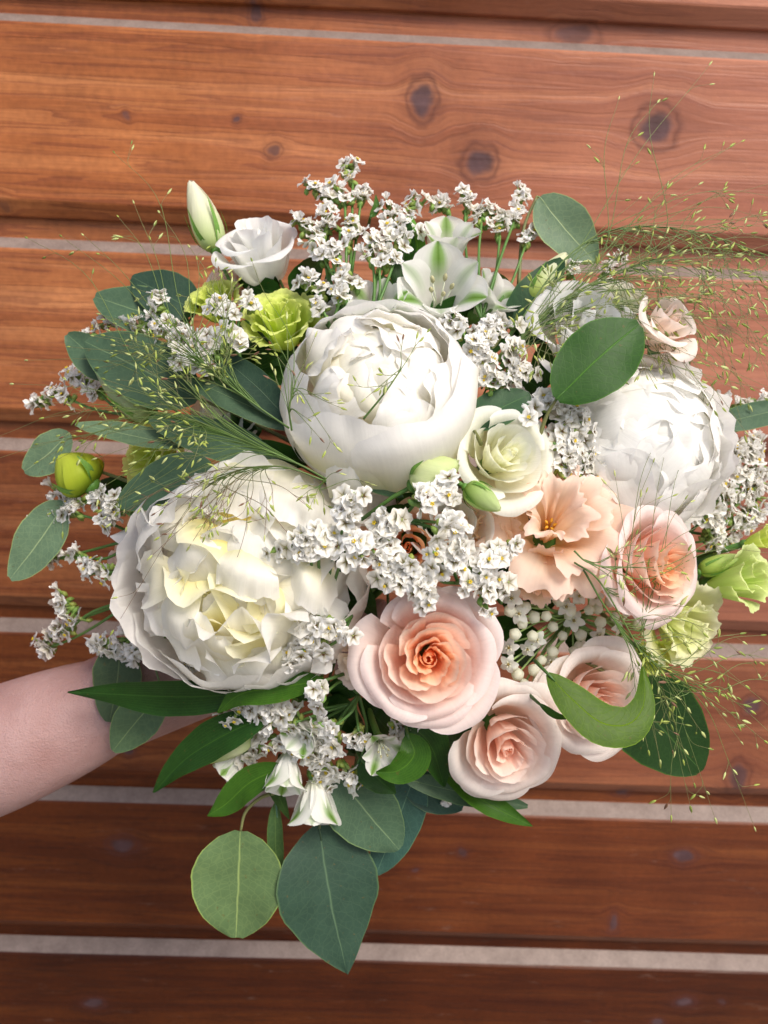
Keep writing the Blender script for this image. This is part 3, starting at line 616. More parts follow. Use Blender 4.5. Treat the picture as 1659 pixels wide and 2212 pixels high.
def peony_cup():
    t, sc = flower('peony', 'round closed white peony, the brightest flower at the top centre', 'peony', 815, 868, -125, (-.02, .40, .9), 'peonies', 0)
    sc *= 205; rng = np.random.default_rng(31)
    for ph, w_, b, rho, fl in [(228, .95, 54, .98, .03), (300, 1.15, 56, 1.0, .02), (12, .95, 42, 1.03, .02), (80, .9, 60, .99, .10), (160, .95, 46, 1.01, .05),
                               (200, .75, 42, .985, .03), (345, .8, 38, 1.0, 0), (45, .8, 50, .98, 0), (120, .8, 46, .97, .05), (258, .9, 56, .965, .02), (300, .8, 54, .95, .0)]:
        P, UV = petal(rng, math.radians(ph), w_, arc_prof(172, b, rho, fl), 27, 21, rnd=.20, rp=2.4, ruf=.030, rf=2.8, eruf=.022, ef=4.5, wbase=.6)
        add_petal(t, sc, P, UV, PW, rng)
    for k in range(38):
        q = (k+.5)/38; th = math.radians(4+46*q**.65); ph = k*2.39996+rng.normal(0, .3)
        rho = .72+.20*q+rng.normal(0, .025)
        P, UV = cap_petal(rng, th, ph, rho, rng.uniform(.26, .42), rng.uniform(.18, .30), rng.normal(0, .6), .55, rng.uniform(-.1, .55), .03, .035, roll=rng.uniform(-.3, .7), nu=19, nv=15)
        add_petal(t, sc, P, UV, PI_ if q < .5 else PW, rng)
    add_net(t, [[(608, 835, -50), (632, 908, 15), (700, 897, 80), (770, 900, 98), (850, 930, 96)],
                [(604, 885, -80), (640, 950, -5), (710, 965, 58), (780, 985, 72), (850, 1000, 66)],
                [(622, 930, -120), (668, 1000, -60), (725, 1032, -5), (780, 1055, -5), (840, 1060, -10)]], PW, rng)
    add_net(t, [[(742, 1002, 35), (772, 955, 92), (850, 928, 116), (928, 900, 112), (980, 845, 72), (1002, 765, 5)],
                [(748, 1026, 15), (800, 1000, 74), (870, 985, 98), (950, 955, 86), (1018, 890, 30), (1034, 800, -50)],
                [(765, 1042, -25), (820, 1057, -12), (885, 1064, -12), (955, 1032, -32), (1010, 960, -72), (1030, 850, -120)]], PW, rng)
    add_net(t, [[(704, 1012, 10), (745, 1000, 40), (775, 1030, 38)], [(704, 1040, -10), (745, 1045, 20), (785, 1062, 20)], [(712, 1075, -40), (745, 1080, -20), (780, 1082, -20)]], PW, rng, nu=13, nv=11, ruf=1, edge=2, ze=2)
    base_parts(t, sc, 1, 1.0)
peony_cup()
def peony_open():
    t, sc = flower('peony', 'large open peony with lemon yellow heart and ruffled petals, left of centre', 'peony', 545, 1245, -170, (-.06, .02, 1), 'peonies', 0)
    sc *= 258; rng = np.random.default_rng(32)
    guards = [(62, .80, 56, .93, .03), (108, .75, 54, .95, .02), (140, .62, 44, .95, .03), (172, .6, 66, 1.04, .08), (203, .62, 62, 1.02, .12), (232, .6, 56, .99, .05),
              (262, .75, 52, .95, 0), (300, .75, 54, .95, .04), (338, .66, 60, .98, .06), (20, .62, 56, .97, .03)]
    for ph, w_, b, rho, fl in guards:
        P, UV = petal(rng, math.radians(ph), w_, arc_prof(168, b, rho, fl), 21, 17, rnd=.16, rp=2.4, ruf=.03, rf=3, eruf=.025, ef=5.5, wbase=.6)
        add_petal(t, sc, P, UV, PW, rng)
    for k in range(54):
        q = (k+.5)/54; th = math.radians(4+56*q**.65); ph = k*2.39996+rng.normal(0, .3)
        x, y = math.sin(th)*math.cos(ph), math.sin(th)*math.sin(ph)
        hol = math.exp(-((x-.02)**2/.10+(y+.20)**2/.035))      # the deep yellow hollow below the middle
        rho = .66+.14*q+rng.normal(0, .05)-.22*hol
        top = y > .05 and rng.random() < .5
        P, UV = cap_petal(rng, th, ph, rho, rng.uniform(.26, .46), rng.uniform(.18, .32), (math.pi if rng.random() < .45 else 0)+rng.normal(0, .8), .5, rng.uniform(.0, 1.0), .028, .035, notch=.3, roll=rng.uniform(-.2, .5))
        add_petal(t, sc, P, UV, PY if (hol > .25 or rng.random() < .25) else (PI_ if rng.random() < .6 else PW), rng)
    for k in range(16):
        P, UV = cap_petal(rng, math.radians(rng.uniform(56, 70)), math.radians(120+k*21+rng.normal(0, 8)), rng.uniform(.80, .90), rng.uniform(.20, .34), rng.uniform(.16, .26), math.pi+rng.normal(0, .7), .4, rng.uniform(.2, .9), .03, .03, notch=.3, roll=rng.uniform(-.2, .4))
        add_petal(t, sc, P, UV, PW if k % 3 else PI_, rng)
    # the large smooth petals folding over the heart from above
    for (a, b, r_, w_, h_, ps) in [(28, 30, .84, .34, .26, math.pi*.8), (30, 150, .82, .26, .22, math.pi*1.2), (42, 215, .88, .24, .22, 2.4), (45, 350, .86, .30, .26, 3.6)]:
        P, UV = cap_petal(rng, math.radians(a), math.radians(b), r_, w_, h_, ps, .7, .1, .02, .025, roll=.3)
        add_petal(t, sc, P, UV, PW, rng)
    add_net(t, [[(350, 1170, -110), (400, 1137, -40), (462, 1110, 0), (522, 1116, 22), (578, 1084, 12)],
                [(352, 1120, -150), (405, 1070, -75), (470, 1043, -30), (530, 1040, -12), (590, 1035, -18)],
                [(375, 1090, -200), (420, 1025, -160), (480, 996, -130), (540, 988, -120), (600, 1000, -120)]], PW, rng)
    add_net(t, [[(558, 1092, 15), (574, 1118, 38), (620, 1132, 44), (668, 1144, 22), (704, 1150, -20)],
                [(560, 1040, -20), (590, 1060, 8), (632, 1070, 14), (682, 1080, -8), (720, 1110, -50)],
                [(560, 995, -110), (600, 992, -110), (640, 1010, -110), (688, 1040, -110), (727, 1085, -120)]], PW, rng)
    add_net(t, [[(466, 1258, 38), (500, 1284, 58), (550, 1297, 64), (604, 1288, 46)],
                [(470, 1215, 58), (510, 1232, 86), (555, 1240, 86), (600, 1245, 60)],
                [(488, 1192, 25), (520, 1186, 40), (550, 1192, 40), (580, 1210, 20)]], PW, rng, ruf=2)
    add_net(t, [[(622, 1215, 10), (640, 1300, 40), (690, 1330, 20), (730, 1290, -20)],
                [(640, 1210, 40), (660, 1250, 60), (690, 1270, 40), (725, 1250, -10)],
                [(650, 1190, 0), (675, 1195, 10), (700, 1205, 0), (720, 1220, -40)]], PI_, rng, ruf=3)
    add_net(t, [[(385, 1290, -10), (400, 1345, 30), (440, 1330, 50), (470, 1370, 50), (500, 1395, 40)],
                [(376, 1330, -30), (392, 1375, 5), (430, 1372, 30), (465, 1398, 30), (500, 1412, 20)],
                [(385, 1370, -70), (400, 1400, -50), (430, 1410, -40), (465, 1425, -40), (500, 1430, -40)]], PI_, rng, ruf=3, edge=8, ze=10)
    P, UV = blade_grid([P3(390, 1172, -230), P3(320, 1160, -215), P3(238, 1158, -235)], 50*dep(-220)/FX, cdir(-.2, .5, 1), 'lance', -.35, 0, 11, 13, wave=.03, rng=rng)
    loc = np.array(t.location); M = np.array(t.matrix_world.to_3x3())
    add_petal(t, 1, (P-loc)@M, UV, [(.75, .74, .72), (.84, .84, .86)], rng)
    P, UV = blade_grid([P3(700, 1150, -90), P3(745, 1090, -60), P3(800, 1080, -90), P3(808, 1130, -110)], 62*dep(-80)/FX, cdir(.2, .5, 1), 'petal', -.2, 0, 11, 13, wave=.03, rng=rng)
    add_petal(t, 1, (P-loc)@M, UV, PW, rng)
    base_parts(t, sc, 1, 1.0)
peony_open()
def peony_ruffled():
    t, sc = flower('peony', 'loose snow white ruffled peony on the right side above the sideways blush rose', 'peony', 1370, 970, -255, (.30, .15, .94), 'peonies', 0)
    sc *= 190; rng = np.random.default_rng(33); CW = [(.89, .87, .77), (.91, .905, .87), (.915, .91, .895)]
    for k in range(14):
        P, UV = petal(rng, k*2.39996, .7, arc_prof(168, rng.uniform(50, 80), rng.uniform(.9, 1.0), rng.uniform(.05, .2)), 23, 17, rnd=.18, rp=2, ruf=.04, rf=3, eruf=.025, ef=6)
        add_petal(t, sc, P, UV, CW, rng)
    for k in range(46):
        q = (k+.5)/46; th = math.radians(6+68*q**.7); ph = k*2.39996+rng.normal(0, .25); rho = .80+.14*q+rng.normal(0, .025)
        P, UV = cap_petal(rng, th, ph, rho, rng.uniform(.36, .56), rng.uniform(.26, .40), rng.normal(0, .8), .42, rng.uniform(-.1, .25), .016, .018, notch=.16, roll=rng.uniform(-.3, .2), nu=23, nv=17)
        add_petal(t, sc, P, UV, CW, rng)
    base_parts(t, sc, 1, 1.0)
peony_ruffled()

# ------------------------------------------------------------------ frilled eustoma flowers and buds
def eustoma(label, cx, cy, cz, r, axis, cols, n, seed, roll=0., spread=1.0, frill=.05, name='eustoma', group='frilled eustoma flowers', up=.35, rings=None):
    t, sc = flower(name, label, 'eustoma', cx, cy, cz, axis, group, roll); sc *= r; rng = np.random.default_rng(seed)
    for j in range(n):
        q = j/max(1, n-1); phi = j*2.39996+rng.normal(0, .15)
        rr = (.20+.80*q**.9)*spread; zr = up-.30*q**1.5+rng.normal(0, .03)
        prof = [(.05, -.75), (rr*.55, -.60), (rr*.62, zr-.10), (rr*.82, zr+.03), (rr, zr)]
        P, UV = petal(rng, phi, 1.15-.45*q, prof, 45, 21, rnd=.16, spiral=-.14*(1-q), ruf=.055, rf=3.3, eruf=frill*(.5+.4*q), ef=15, wbase=.45, wk=.2, ecut=.70)
        c = [np.array(a)*(1-q)+np.array(b)*q for a, b in zip(cols[0], cols[1])]
        add_petal(t, sc, P, UV, c, rng)
    base_parts(t, sc, 1, .75)
    return t, sc
PEA = (((.90, .74, .28), (.94, .72, .46), (.94, .76, .58)), ((.92, .74, .36), (.94, .76, .56), (.94, .74, .62)))
YG = (((.50, .62, .06), (.66, .76, .14), (.74, .80, .22)), ((.42, .58, .05), (.64, .76, .15), (.72, .80, .26)))
YC = (((.60, .70, .18), (.78, .82, .40), (.84, .85, .56)), ((.50, .64, .12), (.76, .80, .38), (.85, .85, .60)))
def peach_eustoma():
    lab = 'wide peach eustoma with frilled edges and a dark open throat, right of centre'
    t, sc = flower('eustoma', lab, 'eustoma', 1190, 1130, -85, (-.05, .35, .93), 'frilled eustoma flowers', 0); sc *= 160; rng = np.random.default_rng(41)
    # (phi, half width, throat radius, rim radius, rim height, frill)
    for ph, w_, tr_, rr, zr, fr in [(70, 1.1, .12, .50, .50, .022), (345, 1.1, .14, .52, .44, .022), (235, 1.0, .15, .42, .42, .022), (130, 1.0, .15, .50, .50, .025),
                               (30, .9, .32, .82, .26, .025), (325, .95, .40, .92, .14, .028), (262, .9, .4, .98, .0, .028), (180, .8, .5, .95, .0, .03), (100, .8, .4, .78, .30, .028), (15, .8, .6, 1.08, -.02, .03),
                               (300, .7, .5, 1.08, -.12, .03), (60, .7, .6, 1.0, .02, .03)]:
        prof = [(.05, -.7), (tr_*.8, -.6), (tr_*.8, -.05), (tr_+.35*(rr-tr_), zr+.14), (rr, zr)]
        P, UV = petal(rng, math.radians(ph), w_, prof, 61, 23, rnd=.16, rp=2, ruf=.075, rf=3.6, eruf=fr*1.7, ef=11, wbase=.5, wk=.2, ecut=.72)
        add_petal(t, sc, P, UV, [(.90, .66, .22), (.94, .72, .46), (.94, .76, .59), (.93, .73, .62)], rng)
    mb = MB()
    for k in range(5):
        a = k*1.257; mb.tube(sc*np.array([[.0, 0, -.5], [.07*math.cos(a), .07*math.sin(a), -.1], [.06*math.cos(a), .06*math.sin(a), -.08]]), [.0006, .0005], (.75, .42, .04), 5)
        mb.blob(sc*np.array([.06*math.cos(a), .06*math.sin(a), -.06]), (sc*.09, sc*.022), [math.cos(a), math.sin(a), 1], (.75, .42, .04))
    mb.build('stamens', M_STEM, t)
    base_parts(t, sc, 1, .75)
peach_eustoma()
eustoma('peach frilled eustoma half under the central statice, left of the wide peach one', 1050, 1150, -120, 92, (-.2, .0, 1), PEA, 12, 42, .4, frill=.05)
eustoma('folded peach eustoma hanging below the wide peach one, yellow at its lip', 1165, 1250, -110, 84, (-.05, -.45, .85), (((.85, .72, .2), (.9, .66, .4), (.9, .62, .5)), PEA[1]), 9, 43, 1.4, frill=.05)
eustoma('yellow green frilled eustoma touching the round peony at upper left', 608, 700, -190, 100, (-.05, .55, .83), YG, 15, 44, .3, frill=.028, up=.45)
eustoma('smaller yellow green eustoma under the white rose at upper left', 462, 655, -320, 72, (-.3, .55, .75), YG, 12, 45, .9, frill=.028, up=.45)
eustoma('yellow green eustoma mostly hidden behind leaves at the left', 330, 985, -270, 92, (-.5, .1, .85), YG, 11, 46, 1.1, frill=.035)
eustoma('lime green eustoma at the right edge, side on', 1590, 1250, -280, 100, (.55, .25, .8), (((.52, .68, .14), (.66, .78, .24), (.74, .83, .34)), ((.46, .62, .14), (.62, .76, .26), (.72, .82, .40))), 9, 47, 0, frill=.02, up=.6, spread=.85)
eustoma('cream yellow frilled eustoma under the sideways blush rose', 1480, 1350, -260, 112, (.4, -.2, .85), YC, 10, 48, .7, frill=.045, up=.3)
eustoma('green tinged eustoma petals behind the curling leaf tip', 1400, 1425, -290, 62, (.2, -.3, .9), YG, 9, 49, .2, frill=.06)
eustoma('green eustoma bud opening at the far right edge above the lime one', 1640, 1165, -340, 48, (.6, .3, .7), YG, 6, 50, .2, frill=.015, up=.6, spread=.8)
eustoma('cream eustoma showing behind the white rose at upper right', 1330, 665, -290, 82, (.1, .5, .85), (((.62, .74, .34), (.80, .84, .60), (.84, .86, .70)), ((.70, .78, .46), (.84, .85, .66), (.86, .86, .74))), 12, 51, 0, frill=.04)
eustoma('pale cream eustoma in shade behind the fine grass left of the peonies', 490, 905, -230, 100, (-.3, .3, .9), (((.66, .70, .50), (.78, .79, .66), (.82, .82, .74)), ((.70, .72, .55), (.80, .80, .70), (.84, .84, .78))), 12, 52, 0, frill=.02)
eustoma('white petals behind the yellow green eustoma above the round peony', 740, 690, -200, 70, (-.2, .5, .8), WHITE, 8, 53, 0, frill=.02)
eustoma('white flower between the round peony and the small leaf at right', 1110, 872, -110, 66, (.2, .45, .85), WHITE, 8, 54, 0, frill=.015)
eustoma('cream flower with rolled lips beside the big blush rose, browned at its edge', 770, 1430, -110, 62, (-.3, -.1, .95), (((.8, .7, .4), (.85, .78, .6), (.86, .8, .66)), PEACHP[1]), 8, 55, 0, frill=.02)

def bud(label, base, tip, wpx, zb, zt, cols, seed, sepals=True, n=4, name='eustoma_bud', twist=1.3, group='closed buds'):
    rng = np.random.default_rng(seed); b = P3(*base, zb); e = P3(*tip, zt); L = np.linalg.norm(e-b); ax = (e-b)/L
    x = nrm(np.cross(ax, TC)); y = np.cross(ax, x)
    t = thing(name, b, label, 'flower bud', group, (x, y, ax)); wd = wpx*dep(zb)/FX
    for j in range(n):
        q = j/n
        prof = [(wd*.18, 0), (wd*1.35, L*.05), (wd*1.15, L*.55), (wd*.10+wd*.12*q, L*(1-.05*q))]
        u = 0
        P, UV = petal(rng, j*6.283/n, 1.25, prof, 13, 13, rnd=.06, rp=2, spiral=-.14, ruf=wd*.03, rf=3, eruf=wd*.02, ef=8, wbase=.9, wk=wd*1.2)
        a = twist*P[..., 2]/L; Q = P.copy(); Q[..., 0] = P[..., 0]*np.cos(a)-P[..., 1]*np.sin(a); Q[..., 1] = P[..., 0]*np.sin(a)+P[..., 1]*np.cos(a)
        add_petal(t, 1, Q, UV, cols, rng)
    if sepals:
        for j in range(5):
            a = j*1.2566+.3; cs, sn = math.cos(a), math.sin(a)
            o = 1.0+.25*rng.random()
            pts = [np.array([wd*.3*cs, wd*.3*sn, -L*.02]), np.array([wd*1.12*cs, wd*1.12*sn, L*.22]), np.array([wd*1.15*o*cs, wd*1.15*o*sn, L*(.5+.15*rng.random())])]
            P, UV = blade_grid(pts, wd*.17, np.array([cs, sn, .1]), 'lance', 0, .1, 5, 9)
            put_grid('sepal', P, UV, M_LEAF, t, None, color=(.12, .25, .05))
    mb = MB(); mb.blob(np.array([0, 0, 0]), (wd*.7, wd*.42), [0, 0, 1], (.10, .24, .04), 8, 5, .7)
    mb.tube([[0, 0, 0], [0, 0, -.012], [.003, 0, -.035]], [.0014, .0012], (.09, .20, .04), 6); mb.build('stem', M_STEM, t)
GB = [(.36, .52, .12), (.66, .76, .40), (.84, .85, .66), (.86, .86, .72)]
bud('tall pointed cream bud standing highest at the upper left', (468, 542), (410, 388), 33, -355, -365, GB, 61)
bud('cream green bud behind the grass at upper right', (1145, 655), (1225, 545), 30, -250, -275, [(.35, .52, .08), (.58, .70, .20), (.80, .83, .55), (.84, .85, .62)], 62)
bud('small green bud pointing right under the cream green rose', (1005, 1052), (1082, 1102), 27, 20, 40, [(.25, .42, .06), (.45, .60, .20), (.62, .72, .38)], 63)
bud('plump yellow green bud with crinkled tip at the far left', (200, 1050), (125, 985), 50, -300, -290, [(.30, .46, .03), (.56, .66, .05), (.66, .74, .10)], 64, n=5)
bud('pale green twisted bud with a coiled tip below the round peony', (893, 1050), (992, 998), 44, 25, 60, [(.55, .66, .30), (.74, .80, .48), (.70, .78, .40)], 65, n=5, twist=2.2)
bud('long cream bud half under the huge leaf at left', (330, 905), (205, 790), 34, -230, -260, [(.40, .50, .14), (.60, .70, .38), (.72, .78, .5)], 66)
bud('striped green white bud beneath the dark slanting leaf at lower left', (545, 1590), (428, 1648), 24, -190, -200, [(.40, .52, .18), (.70, .74, .48), (.42, .56, .12)], 67, sepals=False, group='closed buds')
bud('slender greenish bud pointing right at the far right edge', (1510, 1235), (1600, 1200), 20, -300, -300, [(.3, .48, .06), (.5, .66, .14), (.6, .72, .3)], 68)
# coiled white eustoma
def rolled(label, cx, cy, cz, r, axis, cols, n, seed, roll):
    t, sc = flower('eustoma', label, 'eustoma', cx, cy, cz, axis, 'frilled eustoma flowers', roll); sc *= r; rng = np.random.default_rng(seed)
    for j in range(n):
        q = j/(n-1); rr = .22+.78*q
        prof = [(.06, -.6), (rr*.9, -.5), (rr*.95, .0), (rr*1.02, .42-.28*q), (rr*1.16, .30-.32*q)]
        P, UV = petal(rng, j*2.1, 1.25-.35*q, prof, 19, 13, rnd=.14, spiral=-.16, ruf=.03, rf=2, eruf=.01, ef=6, wbase=.5)
        add_petal(t, sc, P, UV, cols, rng)
    base_parts(t, sc, 1, .6)
rolled('white eustoma with smooth rolled petals in the middle, behind the statice', 965, 1132, -95, 102, (-.1, .35, .93), [(.66, .72, .40), (.84, .84, .78), (.87, .87, .86)], 9, 71, .5)

# ------------------------------------------------------------------ striped white alstroemeria
def alstro(label, cx, cy, cz, r, axis, seed, roll=0., openn=.5, stam=True):
    t, sc = flower('alstroemeria', label, 'alstroemeria', cx, cy, cz, axis, 'striped white alstroemerias', roll); sc *= r; rng = np.random.default_rng(seed)
    for j in range(6):
        outer = j % 2 == 0; a = j*math.pi/3+rng.normal(0, .06); cs, sn = math.cos(a), math.sin(a); o = openn*(1 if outer else .8)
        L = 1.0
        pts = sc*np.array([[.04*cs, .04*sn, -.7], [.24*cs, .24*sn, -.25], [(.25+.45*o)*cs, (.25+.45*o)*sn, .22], [(.30+.95*o)*cs, (.30+.95*o)*sn, .42*L+.1*(1-o)]])
        nv, nu = 17, 11
        P, UV = blade_grid(pts, sc*(.50 if outer else .32), -np.array([cs, sn, -.3]) if o < .6 else np.array([-cs*.4, -sn*.4, 1]), 'tepal', .25, 0, nu, nv, wave=.05, rng=rng)
        uu = np.abs(UV[..., 0]*2-1); v = UV[..., 1]
        C = np.ones(P.shape)*np.array([.86, .86, .82])
        g = np.clip(1.5-uu/.30, 0, 1)*np.clip((v-.38)/.35, 0, 1)*(1.0 if outer else .4)
        st = (.5+.5*np.cos(uu*22))*g
        C = C*(1-g[..., None])+np.array([.24, .50, .05])*g[..., None]
        C = C*(1-.45*st[..., None]*(v > .5)[..., None])
        b = np.clip(.3-v, 0, .3)[..., None]/.3; C = C*(1-b)+np.array([.5, .6, .25])*b
        put_grid('petal', P, UV, M_PETAL, t, None, C)
    if stam:
        for k in range(5):
            a = k*1.257+.4; cs, sn = math.cos(a), math.sin(a)
            mb = MB(); mb.tube(sc*np.array([[0, 0, -.6], [.10*cs, .10*sn, -.1], [.2*cs, .2*sn, .25]]), [.0006, .0004], (.75, .78, .6), 5)
            mb.blob(sc*np.array([.2*cs, .2*sn, .3]), (sc*.17, sc*.045), [cs*.3, sn*.3, 1], (.42, .40, .22), 6, 5, .6); mb.build('stamen', M_STEM, t)
    base_parts(t, sc, 1, .68, col=(.12, .26, .05))
alstro('white alstroemeria with one green striped petal facing front, top centre', 950, 640, -205, 118, (.0, .42, .9), 81, -.52, .62)
alstro('upper white alstroemeria with bright green tip, behind the front one', 968, 535, -270, 92, (.05, .75, .6), 82, -.5, .45, False)
alstro('white alstroemeria petals opening to the right near the top', 1060, 650, -240, 80, (.6, .5, .6), 83, .2, .5, False)
alstro('pale alstroemeria low between the statice stems at the top', 815, 672, -180, 82, (-.15, .55, .8), 84, .3, .6)
alstro('white alstroemeria hanging lowest under the bouquet, green streaked petals', 680, 1735, -205, 92, (0, -.92, .35), 85, .5, .40, False)
alstro('cream alstroemeria hanging beside the bottom statice, petals half closed', 618, 1670, -170, 78, (-.05, -.85, .5), 86, .2, .36, False)
alstro('small pale green alstroemeria with curled petals right of the bottom statice', 825, 1615, -130, 58, (.2, -.3, .9), 87, .1, .7)
alstro('alstroemeria bud in shade at lower left behind the dark leaves', 500, 1650, -235, 62, (-.7, -.6, .3), 88, .3, .15, False)
alstro('yellowish alstroemeria half buried in the lower statice', 655, 1585, -140, 62, (-.3, -.3, .9), 89, .6, .4, False)

# ------------------------------------------------------------------ statice
def floret_mesh(seed, kind):
    rng = np.random.default_rng(seed); mb = MB(); ns = 25
    rr = [.09, .26, .60, .86, 1.04]; zz = [0, .20, .30, .35, .34]
    if kind == 2: rr = [.10, .20, .36, .50, .62]; zz = [0, .3, .62, .88, 1.0]       # half closed, side view
    V = []; C = []; ph = rng.uniform(0, 6.28)
    for i, (r_, z_) in enumerate(zip(rr, zz)):
        for k in range(ns):
            th = 2*math.pi*k/ns; lobe = abs(math.cos(2.5*th+ph)); q = i/4
            rad = r_*(1-.26*q**2*(1-lobe)**2)*(1+rng.normal(0, .05)*q)
            zc = z_+q*q*(.13*math.sin(5*th+ph)+rng.normal(0, .03))+(.035*q if k % 2 else -.035*q)
            V.append((rad*math.cos(th), rad*math.sin(th), zc))
            wht = np.array([.93, .925, .90]) if kind != 1 else np.array([.89, .87, .80])
            streak = np.array([.26, .22, .07]); s = (lobe > .90)*(1-q*1.05)+(1 if i == 0 else 0)+(.45 if i == 1 else 0)
            s = min(1, max(0, s)); C.append(wht*(1-s)+streak*s)
    Fc = [(i*ns+k, i*ns+(k+1) % ns, (i+1)*ns+(k+1) % ns, (i+1)*ns+k) for i in range(4) for k in range(ns)]
    mb.add(V, Fc, np.array(C))
    mb.tube([[0, 0, .10], [0, 0, -.15], [0, 0, -.6], [.05, 0, -.95]], [.13, .19, .16, .10], [(.45, .50, .20), (.22, .36, .08), (.14, .28, .05)], 7)
    if kind == 3:
        for k in range(5):
            a = k*1.257; mb.blob(np.array([.12*math.cos(a), .12*math.sin(a), .50]), (.26, .10), [math.cos(a)*.6, math.sin(a)*.6, 1], (.82, .66, .05), 5, 3)
    elif kind == 0:
        for k in range(5):
            a = k*1.257; mb.blob(np.array([.10*math.cos(a), .10*math.sin(a), .30]), (.22, .05), [math.cos(a)*.9, math.sin(a)*.9, .6], (.16, .07, .02), 5, 3)
    return mk('floret', np.concatenate(mb.V), mb.F, M_PAPER, np.concatenate(mb.C), np.concatenate(mb.UV))
FL = [floret_mesh(200, 0), floret_mesh(201, 1), floret_mesh(202, 2), floret_mesh(203, 3), floret_mesh(204, 0), floret_mesh(205, 1)]
def orient(loc, z, roll, s):
    z = nrm(z); x = nrm(np.cross(z, [.3, .2, .93])); y = np.cross(z, x); c, sn = math.cos(roll), math.sin(roll)
    x, y = c*x+sn*y, -sn*x+c*y
    return Matrix(((x[0]*s, y[0]*s, z[0]*s, loc[0]), (x[1]*s, y[1]*s, z[1]*s, loc[1]), (x[2]*s, y[2]*s, z[2]*s, loc[2]), (0, 0, 0, 1)))
NFL = [0]
def statice(label, root, clusters, seed, off=25, size=21, face=.7, spiky=0.):
    """root: px point inside the bouquet; clusters: (polyline px, n, spread px[, z offset]); the stems run root -> start of each polyline"""
    rng = np.random.default_rng(seed); rp = S(*root[:2], root[2] if len(root) > 2 else -60)
    t = thing('statice_sprig', rp, label, 'statice', 'sprigs of white statice'); mb = MB()
    grn = [(.06, .14, .03), (.11, .23, .05)]
    size *= 1.10
    for cl in clusters:
        pl, n, spr = cl[0], max(2, int(cl[1]*(.92 if off >= 30 else 1.25)+.5)), cl[2]*1.25; zo = cl[3] if len(cl) > 3 else off
        pts = [S(x, y, zo) for x, y in pl]
        c = spline(pts, max(4, n)) if len(pts) > 1 else np.array(pts*2)
        mid = rp+(c[0]-rp)*.55-TC*.004+rng.normal(0, .003, 3)
        mb.tube(spline([rp, mid, c[0]], 9), [.0011, .0008], grn, 5)
        back = np.array([p-TC*.0035 for p in c])
        if len(pl) > 1: mb.tube(back, [.0009, .0006], grn, 5)
        d = nrm(c[-1]-rp); out = nrm(c[len(c)//2]-P3(830, 1080, -500))
        for k in range(n):
            q = (k+.5)/n; p = c[0]+0; p = spline(pts, 30)[int(q*29)] if len(pts) > 1 else pts[0]
            s_ = dep(0)/FX; o1, o2 = rng.normal(0, 1), rng.normal(0, 1)
            side = nrm(np.cross(d, TC))
            lat = side*o1*spr*s_*.55+d*o2*6*s_; p2 = p+lat+TC*rng.uniform(-6, 9)*s_
            axd = TC*face*rng.uniform(.5, 1.2)+side*np.sign(o1)*min(1.2, abs(o1))*.75+out*.45+d*.35+rng.normal(0, .28, 3)
            k_ = rng.choice([0, 1, 2, 3, 4, 5], p=[.23, .12, .16, .20, .19, .10])
            if spiky > rng.random(): k_ = 2
            o = link(FL[k_], 'floret', t); o.matrix_basis = orient(p2-rp, axd, rng.uniform(0, 6.28), size*s_*rng.uniform(.72, 1.14)); NFL[0] += 1
            ax = nrm(axd); q0 = p2-ax*size*s_*.9; near = back[np.argmin(np.linalg.norm(back-q0, axis=1))]
            mb.tube([near, (near+q0)/2-TC*.0005, q0], .0006, grn, 4, False)
            mb.blob(q0+rng.normal(0, .0006, 3), (.0060, .0019), nrm(ax+rng.normal(0, .3, 3)), (.16+.1*rng.random(), .30, .06), 5, 4)
    mb.build('stem', M_STEM, t, rp)
    return t
statice('tall statice sprig rising at the top, its tip the highest white cluster', (745, 700), [
    ([(762, 395), (750, 360), (768, 345)], 9, 14), ([(720, 425), (690, 408), (655, 395)], 7, 14), ([(745, 440), (735, 420), (720, 390)], 6, 16), ([(780, 430), (785, 405)], 6, 12),
    ([(700, 500), (665, 485), (632, 472)], 8, 14), ([(735, 500), (710, 470), (695, 445)], 9, 18), ([(748, 530), (760, 495), (765, 470)], 9, 18), ([(700, 560), (680, 530), (660, 505)], 8, 16),
    ([(720, 570), (720, 545), (712, 530)], 6, 16)], 301, off=-20, size=19)
statice('statice sprig leaning right beside the tallest one at the top', (800, 700), [
    ([(840, 520), (845, 480), (838, 435)], 13, 20), ([(868, 490), (885, 455), (902, 425)], 9, 14), ([(860, 540), (878, 515), (888, 500)], 6, 14), ([(805, 560), (800, 530), (795, 505)], 9, 20),
    ([(820, 580), (845, 560), (850, 545)], 6, 16)], 302, off=-25, size=19)
statice('low statice tufts between the white rose and the top stems', (720, 720), [([(690, 625), (665, 605), (648, 612)], 8, 16), ([(760, 610), (745, 590)], 6, 16), ([(735, 650), (725, 625)], 5, 14), ([(695, 665), (690, 655)], 4, 10)], 303, off=-30, size=18)
statice('statice sprig behind the striped white flowers at upper right', (1040, 690, -90), [
    ([(970, 450), (950, 440), (935, 445)], 6, 12), ([(1005, 455), (1010, 430), (1005, 412)], 8, 16), ([(1040, 480), (1045, 455), (1060, 450)], 10, 18), ([(1080, 510), (1085, 480), (1095, 465)], 9, 18),
    ([(1110, 480), (1125, 440), (1128, 402)], 11, 9), ([(1135, 530), (1150, 505), (1158, 492)], 7, 12)], 304, off=-60, size=18)
statice('small statice heads in the grass at right behind the pale curled leaf', (1220, 690, -80), [([(1235, 590), (1242, 560), (1250, 530)], 9, 14), ([(1300, 600), (1325, 565), (1345, 550)], 9, 16), ([(1290, 640), (1300, 620)], 6, 14), ([(1335, 620), (1350, 625)], 4, 10)], 305, off=-60, size=16)
